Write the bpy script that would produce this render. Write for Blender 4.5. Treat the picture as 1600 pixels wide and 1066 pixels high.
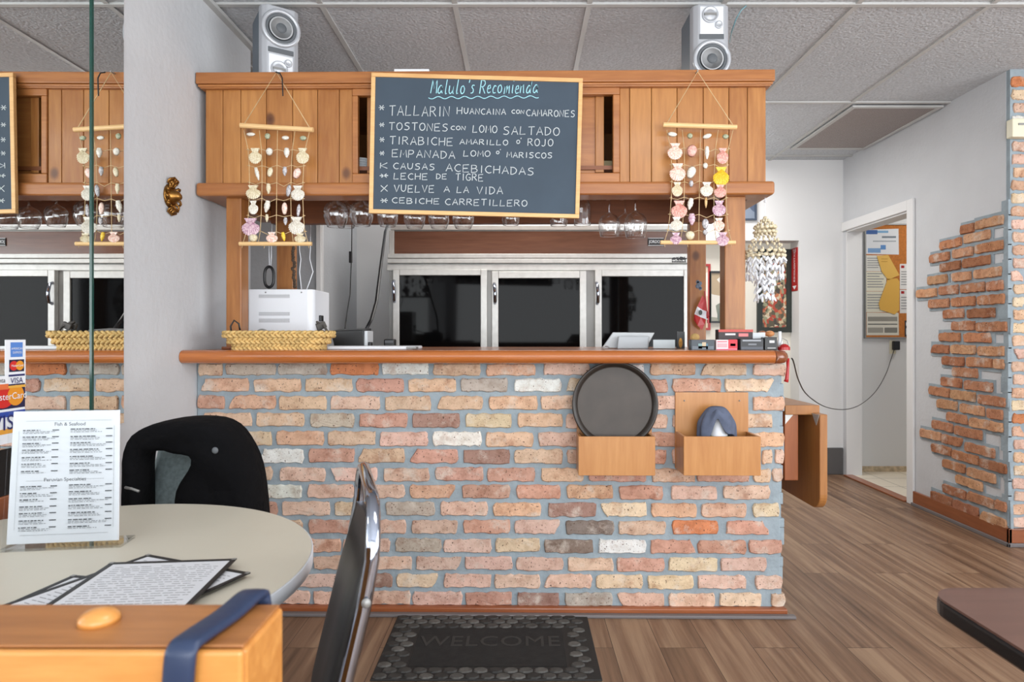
import bpy, math, random
from mathutils import Vector, Matrix
random.seed(7)
R = random.uniform
PI = math.pi
scene = bpy.context.scene
for o in list(bpy.data.objects): bpy.data.objects.remove(o)

# ------------------------------------------------------------------ camera
FPX, VX, VY, CAMH = 1000.0, 812.0, 525.0, 1.19
cd = bpy.data.cameras.new('camera'); cam = bpy.data.objects.new('camera', cd)
scene.collection.objects.link(cam)
cam.location = (0, 0, CAMH); cam.rotation_euler = (PI/2, 0, 0)
cd.sensor_width = 36; cd.lens = 36*FPX/1600; cd.clip_start = 0.02
cd.shift_x = -(VX-800)/1600; cd.shift_y = (VY-533)/1600
cd.dof.use_dof = True; cd.dof.focus_distance = 2.7; cd.dof.aperture_fstop = 7.0
scene.camera = cam

# ------------------------------------------------------------------ light
w = bpy.data.worlds.new('world'); scene.world = w; w.use_nodes = True
bg = w.node_tree.nodes['Background']; bg.inputs[0].default_value = (0.93, 0.97, 1.0, 1); bg.inputs[1].default_value = 0.9
def area(name, loc, rot, sx, sy, e, col=(1, 1, 1)):
    l = bpy.data.lights.new(name, 'AREA'); l.shape = 'RECTANGLE'; l.size = sx; l.size_y = sy; l.energy = e; l.color = col
    o = bpy.data.objects.new(name, l); scene.collection.objects.link(o); o.location = loc; o.rotation_euler = rot
    return o
area('shopfront_daylight', (1.3, -3.05, 1.4), (PI/2+0.22, 0, 0), 5.0, 2.1, 125, (0.93, 0.97, 1.0))
area('side_window_daylight', (4.9, -0.4, 1.45), (0, PI/2, 0), 2.1, 4.4, 120, (0.95, 0.975, 1.0))
area('added_ceiling_fill', (1.2, -0.9, 0.9), (PI, 0, 0), 4.0, 1.6, 62, (0.93, 0.965, 1.0))  # unseen upward fill added behind the camera to brighten the ceiling, no real fixture
area('added_rear_ceiling_fill', (0.3, 4.95, 2.02), (PI, 0, 0), 1.8, 0.4, 9, (0.95, 0.975, 1.0))  # second added fill, hidden above the cooler, lifts the rear ceiling
area('ceiling_lamp_mid', (0.9, 0.6, 2.66), (0, 0, 0), 1.2, 0.6, 12, (1, 0.97, 0.93))
area('ceiling_lamp_bar', (0.0, 4.0, 2.66), (0, 0, 0), 1.2, 0.4, 11, (1, 0.96, 0.9))
area('ceiling_lamp_passage', (1.45, 4.9, 2.66), (0, 0, 0), 0.5, 0.6, 17, (1, 0.98, 0.95))
area('hall_lamp', (3.7, 4.9, 2.5), (0, 0, 0), 0.6, 0.6, 8, (1, 0.97, 0.92))
scene.view_settings.view_transform = 'Standard'; scene.view_settings.look = 'None'
scene.view_settings.gamma = 1; scene.view_settings.use_curve_mapping = False
scene.view_settings.exposure = 0.55

# ------------------------------------------------------------------ helpers
def lin(c):
    r = []
    for x in c:
        x /= 255.0
        r.append(x/12.92 if x <= 0.04045 else ((x+0.055)/1.055)**2.4)
    return tuple(r)+(1.0,)
def W(px, py, Y): return Vector(((px-VX)*Y/FPX, Y, CAMH-(py-VY)*Y/FPX))
def onz(px, py, z):
    Y = (CAMH-z)*FPX/(py-VY); return Vector(((px-VX)*Y/FPX, Y, z))
def onx(px, py, X):
    Y = X*FPX/(px-VX); return Vector((X, Y, CAMH-(py-VY)*Y/FPX))
# the bar stands a little askew: its own frame, x along the bar, y into the bar
BX0, BY0, BTH = -1.40, 2.775, -0.0128
def xl(px, d=0.0):
    k = (px-VX)/FPX
    return (k*(BY0+d)-BX0-0.0128*d)/(1+0.0128*k)
def bY(px, d=0.0): return BY0+d-0.0128*xl(px, d)
def zl(py, px=812, d=0.0): return CAMH-(py-VY)*bY(px, d)/FPX
def BW(px, py, d=0.0): return W(px, py, bY(px, d))

class MB:
    def __init__(s): s.v = []; s.f = []; s.c = []; s.col = (1, 1, 1, 1)
    def add(s, vs, fs):
        n = len(s.v); s.v += [tuple(v) for v in vs]
        for f in fs: s.f.append([i+n for i in f]); s.c.append(s.col)
        return s
    def box(s, x0, x1, y0, y1, z0, z1):
        return s.add([(x0,y0,z0),(x1,y0,z0),(x1,y1,z0),(x0,y1,z0),(x0,y0,z1),(x1,y0,z1),(x1,y1,z1),(x0,y1,z1)],
            [(0,3,2,1),(4,5,6,7),(0,1,5,4),(1,2,6,5),(2,3,7,6),(3,0,4,7)])
    def obox(s, c, size, M=None):
        M = M or Matrix.Identity(3); c = Vector(c); a, b, d = [q/2 for q in size]
        vs = [c+M@Vector(p) for p in [(-a,-b,-d),(a,-b,-d),(a,b,-d),(-a,b,-d),(-a,-b,d),(a,-b,d),(a,b,d),(-a,b,d)]]
        return s.add(vs, [(0,3,2,1),(4,5,6,7),(0,1,5,4),(1,2,6,5),(2,3,7,6),(3,0,4,7)])
    def tube(s, pts, r, n=8, closed=False, flat=None):
        pts = [Vector(p) for p in pts]; m = len(pts); rs = r if isinstance(r, (list, tuple)) else [r]*m
        T = []
        for i in range(m):
            a = pts[(i-1) % m] if (closed or i > 0) else pts[i]
            b = pts[(i+1) % m] if (closed or i < m-1) else pts[i]
            t = b-a; T.append(t.normalized() if t.length > 1e-9 else Vector((0,0,1)))
        up = flat or (Vector((0,0,1)) if abs(T[0].z) < 0.9 else Vector((1,0,0)))
        up = Vector(up); vs = []
        for i in range(m):
            u = up-T[i]*up.dot(T[i]); 
            if u.length < 1e-6: u = T[i].orthogonal()
            u.normalize(); up = u if flat is None else Vector(flat); q = T[i].cross(u)
            rr = rs[i]; ra, rb = rr if isinstance(rr, tuple) else (rr, rr)
            for k in range(n):
                a = 2*PI*k/n; vs.append(pts[i]+u*math.cos(a)*ra+q*math.sin(a)*rb)
        fs = []
        for i in range(m if closed else m-1):
            j = (i+1) % m
            for k in range(n): fs.append((i*n+k, i*n+(k+1) % n, j*n+(k+1) % n, j*n+k))
        if not closed: fs += [tuple(range(n-1, -1, -1)), tuple(range((m-1)*n, m*n))]
        return s.add(vs, fs)
    def lathe(s, prof, n=24, M=None, c=(0,0,0), caps=True):
        M = M or Matrix.Identity(3); c = Vector(c); vs = []; fs = []
        for r, z in prof:
            for k in range(n):
                a = 2*PI*k/n; vs.append(c+M@Vector((r*math.cos(a), r*math.sin(a), z)))
        for i in range(len(prof)-1):
            for k in range(n): fs.append((i*n+k, i*n+(k+1) % n, (i+1)*n+(k+1) % n, (i+1)*n+k))
        if caps: fs += [tuple(range(n-1,-1,-1)), tuple(range((len(prof)-1)*n, len(prof)*n))]
        return s.add(vs, fs)
    def prism(s, poly, a, b, f):       # poly of 2-D points, f(u,v,t) -> point, t from a to b
        n = len(poly); vs = [f(u, v, a) for u, v in poly]+[f(u, v, b) for u, v in poly]
        fs = [tuple(range(n-1,-1,-1)), tuple(range(n, 2*n))]+[(i, (i+1) % n, n+(i+1) % n, n+i) for i in range(n)]
        return s.add(vs, fs)
    def ball(s, c, rx, ry=None, rz=None, n=10, m=7, M=None):
        ry = ry or rx; rz = rz or rx; M = M or Matrix.Identity(3); c = Vector(c); vs = [c+M@Vector((0,0,-rz))]; fs = []
        for i in range(1, m):
            p = -PI/2+PI*i/m
            for k in range(n):
                a = 2*PI*k/n; vs.append(c+M@Vector((rx*math.cos(p)*math.cos(a), ry*math.cos(p)*math.sin(a), rz*math.sin(p))))
        vs.append(c+M@Vector((0,0,rz))); L = len(vs)-1
        for k in range(n):
            fs.append((0, 1+(k+1) % n, 1+k)); fs.append((L, L-n+k, L-n+(k+1) % n))
            for i in range(m-2): fs.append((1+i*n+k, 1+i*n+(k+1) % n, 1+(i+1)*n+(k+1) % n, 1+(i+1)*n+k))
        return s.add(vs, fs)
    def build(s, name, m, parent=None, local=False, smooth=False, bevel=0, sub=0, loc=None, rot=0, segs=2):
        vs = [Vector(v) for v in s.v]
        if parent is not None and not local:
            inv = PM[parent.name].inverted(); vs = [inv@v for v in vs]
        o_loc = None
        if parent is None:
            if loc is not None: o_loc = Vector(loc)
            else:
                xs = [v.x for v in vs]; ys = [v.y for v in vs]; zs = [v.z for v in vs]
                o_loc = Vector(((min(xs)+max(xs))/2, (min(ys)+max(ys))/2, min(zs)))
                vs = [v-o_loc for v in vs]
        me = bpy.data.meshes.new(name); me.from_pydata([tuple(v) for v in vs], [], s.f)
        if any(c != (1,1,1,1) for c in s.c):
            at = me.color_attributes.new('tint', 'FLOAT_COLOR', 'CORNER')
            i = 0
            for p, c in zip(me.polygons, s.c):
                for _ in p.loop_indices: at.data[i].color = c; i += 1
        me.materials.append(m)
        if smooth:
            for p in me.polygons: p.use_smooth = True
        me.update(); fixn(me)
        o = bpy.data.objects.new(name, me); scene.collection.objects.link(o)
        if parent is not None: o.parent = parent
        if o_loc is not None: o.location = o_loc; o.rotation_euler = (0,0,rot)
        if bevel:
            b = o.modifiers.new('bevel', 'BEVEL'); b.width = bevel; b.segments = segs; b.limit_method = 'ANGLE'; b.angle_limit = 0.6
        if sub:
            b = o.modifiers.new('sub', 'SUBSURF'); b.levels = sub; b.render_levels = sub
        return o
import bmesh
def fixn(me):
    bm = bmesh.new(); bm.from_mesh(me); bmesh.ops.recalc_face_normals(bm, faces=bm.faces); bm.to_mesh(me); bm.free()
PM = {}
def tag(o, label, cat, group=None, kind=None):
    if label: o['label'] = label
    if cat: o['category'] = cat
    if group: o['group'] = group
    if kind: o['kind'] = kind
    return o
def thing(name, label, cat, loc=(0,0,0), rot=0, group=None):
    o = bpy.data.objects.new(name, None); scene.collection.objects.link(o)
    o.location = loc; o.rotation_euler = (0,0,rot); o.empty_display_size = 0.05
    PM[o.name] = Matrix.Translation(Vector(loc))@Matrix.Rotation(rot, 4, 'Z')
    return tag(o, label, cat, group)
def struct(o): o['kind'] = 'structure'; return o
def dup(root, loc, rot=0, label=None, scale=None):
    r = root.copy(); scene.collection.objects.link(r); r.location = loc; r.rotation_euler = (0,0,rot)
    if label: r['label'] = label
    if scale: r.scale = scale
    for ch in list(root.children):
        c = ch.copy(); scene.collection.objects.link(c); c.parent = r
        for g in ch.children:
            d = g.copy(); scene.collection.objects.link(d); d.parent = c
    PM[r.name] = Matrix.Translation(Vector(loc))@Matrix.Rotation(rot, 4, 'Z')
    return r
def plab(o, label): o['label'] = label; return o

# ------------------------------------------------------------------ materials
def newmat(name):
    m = bpy.data.materials.new(name); m.use_nodes = True; nt = m.node_tree
    return m, nt, nt.nodes['Principled BSDF']
def N(nt, t, **kw):
    n = nt.nodes.new(t)
    for k, v in kw.items():
        if k.startswith('i_'):
            key = k[2:]; n.inputs[int(key) if key.isdigit() else key.replace('_', ' ')].default_value = v
        else: setattr(n, k, v)
    return n
def ramp(nt, stops, interp='LINEAR'):
    r = nt.nodes.new('ShaderNodeValToRGB'); r.color_ramp.interpolation = interp; e = r.color_ramp.elements
    while len(e) < len(stops): e.new(0.5)
    for q, (p, c) in zip(e, stops): q.position = p; q.color = c
    return r
def mat(name, c, rough=0.5, metal=0.0, var=0.0, vscale=6.0, bump=0.0, bscale=60.0, spec=0.5, coat=0.0, dist=0.002, sheen=0.0):
    m, nt, b = newmat(name); L = nt.links
    col = lin(c); b.inputs['Base Color'].default_value = col; b.inputs['Roughness'].default_value = rough
    b.inputs['Metallic'].default_value = metal; b.inputs['Specular IOR Level'].default_value = spec
    b.inputs['Coat Weight'].default_value = coat; b.inputs['Coat Roughness'].default_value = 0.1
    b.inputs['Sheen Weight'].default_value = sheen
    tc = N(nt, 'ShaderNodeTexCoord')
    if var:
        n = N(nt, 'ShaderNodeTexNoise', i_Scale=vscale, i_Detail=5.0); L.new(tc.outputs['Object'], n.inputs['Vector'])
        r = ramp(nt, [(0.3, tuple(x*(1-var) for x in col[:3])+(1,)), (0.7, tuple(min(1, x*(1+var)) for x in col[:3])+(1,))])
        L.new(n.outputs['Fac'], r.inputs[0]); L.new(r.outputs[0], b.inputs['Base Color'])
    if bump:
        n2 = N(nt, 'ShaderNodeTexNoise', i_Scale=bscale, i_Detail=4.0); L.new(tc.outputs['Object'], n2.inputs['Vector'])
        bp = N(nt, 'ShaderNodeBump', i_Strength=bump, i_Distance=dist); L.new(n2.outputs['Fac'], bp.inputs['Height']); L.new(bp.outputs[0], b.inputs['Normal'])
    return m
def wood(name, dark, light, grain='z', sc=1.0, rough=0.4, coat=0.15, knots=0.0, island=0.25, vary=1.0):
    m, nt, b = newmat(name); L = nt.links
    b.inputs['Roughness'].default_value = rough; b.inputs['Coat Weight'].default_value = coat; b.inputs['Coat Roughness'].default_value = 0.15
    tc = N(nt, 'ShaderNodeTexCoord'); geo = N(nt, 'ShaderNodeNewGeometry')
    mul = N(nt, 'ShaderNodeMath', operation='MULTIPLY', i_1=37.0); L.new(geo.outputs['Random Per Island'], mul.inputs[0])
    addv = N(nt, 'ShaderNodeVectorMath', operation='ADD'); L.new(tc.outputs['Object'], addv.inputs[0]); L.new(mul.outputs[0], addv.inputs[1])
    mp = N(nt, 'ShaderNodeMapping'); s = [9*sc]*3; s['xyz'.index(grain)] = 0.9*sc; mp.inputs['Scale'].default_value = s
    L.new(addv.outputs[0], mp.inputs[0])
    n1 = N(nt, 'ShaderNodeTexNoise', i_Scale=1.6, i_Detail=7.0, i_Roughness=0.6, i_Distortion=1.4); L.new(mp.outputs[0], n1.inputs['Vector'])
    n2 = N(nt, 'ShaderNodeTexNoise', i_Scale=9.0, i_Detail=3.0); L.new(mp.outputs[0], n2.inputs['Vector'])
    mx = N(nt, 'ShaderNodeMath', operation='MULTIPLY_ADD', i_1=0.35, i_2=0.0); L.new(n2.outputs['Fac'], mx.inputs[0])
    a2 = N(nt, 'ShaderNodeMath', operation='MULTIPLY_ADD', i_1=0.75); L.new(n1.outputs['Fac'], a2.inputs[0]); L.new(mx.outputs[0], a2.inputs[2])
    a3 = N(nt, 'ShaderNodeMath', operation='MULTIPLY_ADD', i_1=island, i_2=-island*0.5); L.new(geo.outputs['Random Per Island'], a3.inputs[0])
    a4 = N(nt, 'ShaderNodeMath', operation='ADD'); L.new(a2.outputs[0], a4.inputs[0]); L.new(a3.outputs[0], a4.inputs[1])
    r = ramp(nt, [(0.3, lin(dark)), (0.55, tuple((x+y)/2 for x, y in zip(lin(dark), lin(light)))), (0.78, lin(light))]); L.new(a4.outputs[0], r.inputs[0])
    out = r.outputs[0]
    if knots:
        mp2 = N(nt, 'ShaderNodeMapping'); s2 = [4.2]*3; s2['xyz'.index(grain)] = 3.0; mp2.inputs['Scale'].default_value = s2; L.new(addv.outputs[0], mp2.inputs[0])
        vo = N(nt, 'ShaderNodeTexVoronoi', i_Scale=1.0, i_Randomness=1.0); L.new(mp2.outputs[0], vo.inputs['Vector'])
        kr = ramp(nt, [(0.0, (1,1,1,1)), (knots*0.55, (0.8,0.8,0.8,1)), (knots, (0,0,0,1))]); L.new(vo.outputs['Distance'], kr.inputs[0])
        mixc = N(nt, 'ShaderNodeMix', data_type='RGBA'); L.new(kr.outputs[0], mixc.inputs[0]); L.new(out, mixc.inputs[6]); mixc.inputs[7].default_value = lin((84, 46, 26)); out = mixc.outputs[2]
    L.new(out, b.inputs['Base Color'])
    bp = N(nt, 'ShaderNodeBump', i_Strength=0.12, i_Distance=0.001); L.new(a2.outputs[0], bp.inputs['Height']); L.new(bp.outputs[0], b.inputs['Normal'])
    return m
def tinted(name, rough=0.6, noise=0.0, scale=30.0, bump=0.0, metal=0.0, spec=0.5):
    m, nt, b = newmat(name); L = nt.links; b.inputs['Roughness'].default_value = rough; b.inputs['Metallic'].default_value = metal; b.inputs['Specular IOR Level'].default_value = spec
    a = N(nt, 'ShaderNodeAttribute', attribute_name='tint'); L.new(a.outputs['Color'], b.inputs['Base Color'])
    if noise:
        tc = N(nt, 'ShaderNodeTexCoord'); n = N(nt, 'ShaderNodeTexNoise', i_Scale=scale, i_Detail=5.0); L.new(tc.outputs['Object'], n.inputs['Vector'])
        r = ramp(nt, [(0.3, (1-noise,)*3+(1,)), (0.7, (1+noise*0.3,)*3+(1,))]); L.new(n.outputs['Fac'], r.inputs[0])
        mx = N(nt, 'ShaderNodeMix', data_type='RGBA', blend_type='MULTIPLY'); mx.inputs[0].default_value = 1; L.new(a.outputs['Color'], mx.inputs[6]); L.new(r.outputs[0], mx.inputs[7]); L.new(mx.outputs[2], b.inputs['Base Color'])
    return m
def brickmat():
    m, nt, b = newmat('old_brick'); L = nt.links; b.inputs['Roughness'].default_value = 0.9; b.inputs['Specular IOR Level'].default_value = 0.2
    a = N(nt, 'ShaderNodeAttribute', attribute_name='tint'); tc = N(nt, 'ShaderNodeTexCoord'); geo = N(nt, 'ShaderNodeNewGeometry')
    n1 = N(nt, 'ShaderNodeTexNoise', i_Scale=22.0, i_Detail=6.0, i_Roughness=0.65); L.new(tc.outputs['Object'], n1.inputs['Vector'])
    r1 = ramp(nt, [(0.32, (0.80,0.76,0.72,1)), (0.5, (1,1,1,1)), (0.66, (1.12,1.13,1.14,1))]); L.new(n1.outputs['Fac'], r1.inputs[0])
    mx = N(nt, 'ShaderNodeMix', data_type='RGBA', blend_type='MULTIPLY'); mx.inputs[0].default_value = 1; L.new(a.outputs['Color'], mx.inputs[6]); L.new(r1.outputs[0], mx.inputs[7])
    n2 = N(nt, 'ShaderNodeTexNoise', i_Scale=130.0, i_Detail=2.0); L.new(tc.outputs['Object'], n2.inputs['Vector'])
    r2 = ramp(nt, [(0.30, (1,1,1,1)), (0.36, (0,0,0,1))]); L.new(n2.outputs['Fac'], r2.inputs[0])
    mx2 = N(nt, 'ShaderNodeMix', data_type='RGBA'); L.new(r2.outputs[0], mx2.inputs[0]); L.new(mx.outputs[2], mx2.inputs[6]); mx2.inputs[7].default_value = lin((92, 70, 60))
    n3 = N(nt, 'ShaderNodeTexNoise', i_Scale=9.0, i_Detail=6.0, i_Roughness=0.7); L.new(tc.outputs['Object'], n3.inputs['Vector'])
    r3 = ramp(nt, [(0.54, (0,0,0,1)), (0.68, (0.7,0.7,0.7,1))]); L.new(n3.outputs['Fac'], r3.inputs[0])
    mx3 = N(nt, 'ShaderNodeMix', data_type='RGBA'); L.new(r3.outputs[0], mx3.inputs[0]); L.new(mx2.outputs[2], mx3.inputs[6]); mx3.inputs[7].default_value = lin((214, 203, 190))
    n4 = N(nt, 'ShaderNodeTexNoise', i_Scale=13.0, i_Detail=7.0, i_Roughness=0.75); n4.noise_dimensions = '4D'; n4.inputs['W'].default_value = 3.3; L.new(tc.outputs['Object'], n4.inputs['Vector'])
    r4 = ramp(nt, [(0.50, (0,0,0,1)), (0.66, (0.55,0.55,0.55,1))]); L.new(n4.outputs['Fac'], r4.inputs[0])
    mx4 = N(nt, 'ShaderNodeMix', data_type='RGBA', blend_type='MULTIPLY'); L.new(r4.outputs[0], mx4.inputs[0]); L.new(mx3.outputs[2], mx4.inputs[6]); mx4.inputs[7].default_value = lin((186, 142, 122))
    L.new(mx4.outputs[2], b.inputs['Base Color'])
    bp = N(nt, 'ShaderNodeBump', i_Strength=0.6, i_Distance=0.004); L.new(n1.outputs['Fac'], bp.inputs['Height']); L.new(bp.outputs[0], b.inputs['Normal'])
    return m
def glassmat(name, tint=(1, 1, 1, 1), base=0.05, rough=0.02):
    m, nt, b = newmat(name); L = nt.links; nt.nodes.remove(b); out = nt.nodes['Material Output']
    tr = N(nt, 'ShaderNodeBsdfTransparent'); tr.inputs[0].default_value = tint
    gl = N(nt, 'ShaderNodeBsdfGlossy'); gl.inputs['Roughness'].default_value = rough
    lw = N(nt, 'ShaderNodeLayerWeight', i_Blend=0.35); ma = N(nt, 'ShaderNodeMath', operation='MULTIPLY_ADD', use_clamp=True, i_1=0.75, i_2=base); L.new(lw.outputs['Facing'], ma.inputs[0])
    mx = N(nt, 'ShaderNodeMixShader'); L.new(ma.outputs[0], mx.inputs[0]); L.new(tr.outputs[0], mx.inputs[1]); L.new(gl.outputs[0], mx.inputs[2]); L.new(mx.outputs[0], out.inputs[0])
    return m
def floormat():
    m, nt, b = newmat('plank_floor'); L = nt.links; b.inputs['Roughness'].default_value = 0.42; b.inputs['Specular IOR Level'].default_value = 0.4
    tc = N(nt, 'ShaderNodeTexCoord'); sep = N(nt, 'ShaderNodeSeparateXYZ'); cb = N(nt, 'ShaderNodeCombineXYZ')
    L.new(tc.outputs['Object'], sep.inputs[0]); L.new(sep.outputs['Y'], cb.inputs['X']); L.new(sep.outputs['X'], cb.inputs['Y'])
    br = N(nt, 'ShaderNodeTexBrick', offset=0.37, i_Scale=1.0); L.new(cb.outputs[0], br.inputs['Vector'])
    br.inputs['Brick Width'].default_value = 1.22; br.inputs['Row Height'].default_value = 0.178; br.inputs['Mortar Size'].default_value = 0.0012; br.inputs['Mortar Smooth'].default_value = 0.1; br.inputs['Bias'].default_value = 0.0
    br.inputs['Color1'].default_value = (0.0,0.0,0.0,1); br.inputs['Color2'].default_value = (1,1,1,1); br.inputs['Mortar'].default_value = (0.5,0.5,0.5,1)
    sh = N(nt, 'ShaderNodeVectorMath', operation='MULTIPLY_ADD'); sh.inputs[1].default_value = (7, 3, 9); L.new(br.outputs['Color'], sh.inputs[0]); L.new(cb.outputs[0], sh.inputs[2])
    mp = N(nt, 'ShaderNodeMapping'); mp.inputs['Scale'].default_value = (0.8, 17, 17); L.new(sh.outputs[0], mp.inputs[0])
    n1 = N(nt, 'ShaderNodeTexNoise', i_Scale=1.3, i_Detail=8.0, i_Roughness=0.6, i_Distortion=0.25); L.new(mp.outputs[0], n1.inputs['Vector'])
    ad = N(nt, 'ShaderNodeMath', operation='MULTIPLY_ADD', i_1=0.13); L.new(br.outputs['Color'], ad.inputs[0]); L.new(n1.outputs['Fac'], ad.inputs[2])
    r = ramp(nt, [(0.36, lin((92, 68, 51))), (0.54, lin((128, 99, 77))), (0.72, lin((156, 128, 102)))]); L.new(ad.outputs[0], r.inputs[0])
    mx = N(nt, 'ShaderNodeMix', data_type='RGBA'); L.new(br.outputs['Fac'], mx.inputs[0]); L.new(r.outputs[0], mx.inputs[6]); mx.inputs[7].default_value = lin((58, 42, 33))
    L.new(mx.outputs[2], b.inputs['Base Color'])
    bp = N(nt, 'ShaderNodeBump', i_Strength=0.1, i_Distance=0.001); L.new(n1.outputs['Fac'], bp.inputs['Height']); L.new(bp.outputs[0], b.inputs['Normal'])
    return m
def tilefloor():
    m, nt, b = newmat('cream_floor_tile'); L = nt.links; b.inputs['Roughness'].default_value = 0.3
    tc = N(nt, 'ShaderNodeTexCoord'); br = N(nt, 'ShaderNodeTexBrick', offset=0.0, i_Scale=1.0); L.new(tc.outputs['Object'], br.inputs['Vector'])
    br.inputs['Brick Width'].default_value = 0.3; br.inputs['Row Height'].default_value = 0.3; br.inputs['Mortar Size'].default_value = 0.004
    br.inputs['Color1'].default_value = lin((226, 216, 198)); br.inputs['Color2'].default_value = lin((218, 207, 188)); br.inputs['Mortar'].default_value = lin((150, 140, 125))
    L.new(br.outputs['Color'], b.inputs['Base Color']); return m
def perfmat(name, base, hole, sx, sy, axes='xy', th=0.3):
    m, nt, b = newmat(name); L = nt.links; b.inputs['Roughness'].default_value = 0.6
    tc = N(nt, 'ShaderNodeTexCoord'); mp = N(nt, 'ShaderNodeMapping'); s = [0.001]*3; s['xyz'.index(axes[0])] = sx; s['xyz'.index(axes[1])] = sy; mp.inputs['Scale'].default_value = s; L.new(tc.outputs['Object'], mp.inputs[0])
    vo = N(nt, 'ShaderNodeTexVoronoi', i_Scale=1.0, i_Randomness=0.0); L.new(mp.outputs[0], vo.inputs['Vector'])
    r = ramp(nt, [(th, lin(hole)), (th+0.08, lin(base))]); L.new(vo.outputs['Distance'], r.inputs[0]); L.new(r.outputs[0], b.inputs['Base Color'])
    return m
def paintmat(name, cols, sc=14.0):
    m, nt, b = newmat(name); L = nt.links; b.inputs['Roughness'].default_value = 0.35
    tc = N(nt, 'ShaderNodeTexCoord'); n = N(nt, 'ShaderNodeTexNoise', i_Scale=3.0); L.new(tc.outputs['Object'], n.inputs['Vector'])
    mx = N(nt, 'ShaderNodeMix', data_type='RGBA'); mx.inputs[0].default_value = 0.12; L.new(tc.outputs['Object'], mx.inputs[6]); L.new(n.outputs['Color'], mx.inputs[7])
    vo = N(nt, 'ShaderNodeTexVoronoi', i_Scale=sc, i_Randomness=1.0); L.new(mx.outputs[2], vo.inputs['Vector'])
    sp = N(nt, 'ShaderNodeSeparateColor'); L.new(vo.outputs['Color'], sp.inputs[0])
    r = ramp(nt, [(i/len(cols), lin(c)) for i, c in enumerate(cols)], 'CONSTANT'); L.new(sp.outputs[0], r.inputs[0]); L.new(r.outputs[0], b.inputs['Base Color'])
    return m

M_wall = mat('grey_wall_paint', (198, 200, 203), 0.6, bump=0.55, bscale=38, dist=0.004, var=0.02)
M_wallw = mat('white_wall_paint', (222, 222, 222), 0.6, bump=0.15, bscale=30)
M_ceil = mat('ceiling_tile', (190, 193, 197), 0.9, bump=1.0, bscale=70, dist=0.008, var=0.14, vscale=75)
M_grid = mat('ceiling_grid_metal', (186, 186, 184), 0.5, var=0.06, vscale=4)
M_floor = floormat(); M_tile = tilefloor(); M_brick = brickmat()
M_mortar = mat('blue_grey_mortar', (150, 162, 169), 0.95, var=0.12, vscale=14, bump=0.8, bscale=45, dist=0.005, spec=0.2)
M_pine = wood('honey_pine', (148, 91, 41), (187, 130, 70), 'z', 1.0, 0.4, 0.2, 0.11, 0.34)
M_pinex = wood('honey_pine_rail', (142, 84, 41), (182, 120, 66), 'x', 1.0, 0.4, 0.2, 0.09, 0.2)
M_post = wood('pine_post', (136, 82, 38), (180, 121, 64), 'z', 1.0, 0.42, 0.15, 0.1, 0.2)
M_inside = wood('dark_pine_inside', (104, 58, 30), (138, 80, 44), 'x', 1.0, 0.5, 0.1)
M_nose = wood('varnished_bar_edge', (156, 84, 34), (190, 112, 54), 'x', 0.8, 0.22, 0.6)
M_nosed = wood('dark_bar_edge_cap', (112, 58, 30), (140, 78, 42), 'x', 0.8, 0.25, 0.5)
M_top = wood('bar_top_wood', (140, 78, 40), (176, 106, 58), 'x', 0.8, 0.3, 0.4)
M_trim = wood('red_brown_trim', (130, 70, 38), (168, 96, 54), 'x', 0.8, 0.35, 0.3)
M_trimy = wood('red_brown_trim_long', (124, 68, 38), (160, 94, 56), 'y', 0.8, 0.35, 0.3)
M_shoe = mat('grey_vinyl_strip', (112, 106, 106), 0.5)
M_box = wood('maple_veneer', (174, 114, 58), (197, 141, 82), 'z', 1.2, 0.35, 0.3, 0, 0.12)
M_flap = wood('flap_plywood', (150, 96, 48), (178, 122, 66), 'z', 0.9, 0.4, 0.2)
M_flapd = wood('flap_red_wood', (146, 78, 38), (182, 106, 56), 'z', 0.9, 0.35, 0.3)
M_booth = wood('oiled_booth_wood', (186, 118, 50), (224, 160, 86), 'x', 1.6, 0.35, 0.3, 0.05)
M_boothtop = wood('oiled_booth_top', (150, 96, 52), (186, 126, 72), 'x', 1.6, 0.4, 0.2)
M_dowel = wood('pale_dowel', (214, 170, 112), (236, 200, 146), 'x', 2, 0.5, 0.05)
M_frame = wood('pale_board_frame', (206, 156, 98), (230, 186, 128), 'x', 2, 0.5, 0.05)
M_board = mat('slate_board', (60, 73, 86), 0.75, var=0.09, vscale=5)
M_chalk = mat('white_chalk', (194, 200, 202), 0.9); M_chalkb = mat('pale_blue_chalk', (160, 214, 224), 0.9)
M_white = mat('white_plastic', (232, 235, 240), 0.35); M_offw = mat('cream_plastic', (232, 226, 200), 0.4)
M_black = mat('black_plastic', (22, 22, 24), 0.35); M_rubber = mat('black_rubber', (34, 33, 32), 0.7, bump=0.3, bscale=200)
M_alu = mat('brushed_aluminium', (200, 200, 197), 0.42, 0.5, var=0.07, vscale=25)
M_alud = mat('darker_aluminium', (150, 150, 148), 0.45, 0.5)  # darker grey than the brushed aluminium, for the door recess and small fittings
M_steel = mat('chrome', (168, 174, 188), 0.07, 1.0)
M_cglass = mat('black_cooler_glass', (9, 9, 10), 0.05, spec=0.09)
M_sign = wood('walnut_sign_panel', (88, 58, 46), (120, 82, 66), 'x', 0.7, 0.25, 0.5)
M_glass = glassmat('clear_glass', base=0.09); M_acryl = glassmat('clear_acrylic', (0.97, 0.98, 0.98, 1), -0.08)
M_edge = mat('green_glass_edge', (26, 66, 58), 0.15)
m, nt, b = newmat('silvered_mirror'); b.inputs['Metallic'].default_value = 1; b.inputs['Roughness'].default_value = 0.0; b.inputs['Base Color'].default_value = (0.9, 0.92, 0.91, 1); M_mirror = m
M_brass = mat('antique_brass', (150, 108, 54), 0.32, 0.9, var=0.35, vscale=50)
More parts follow.
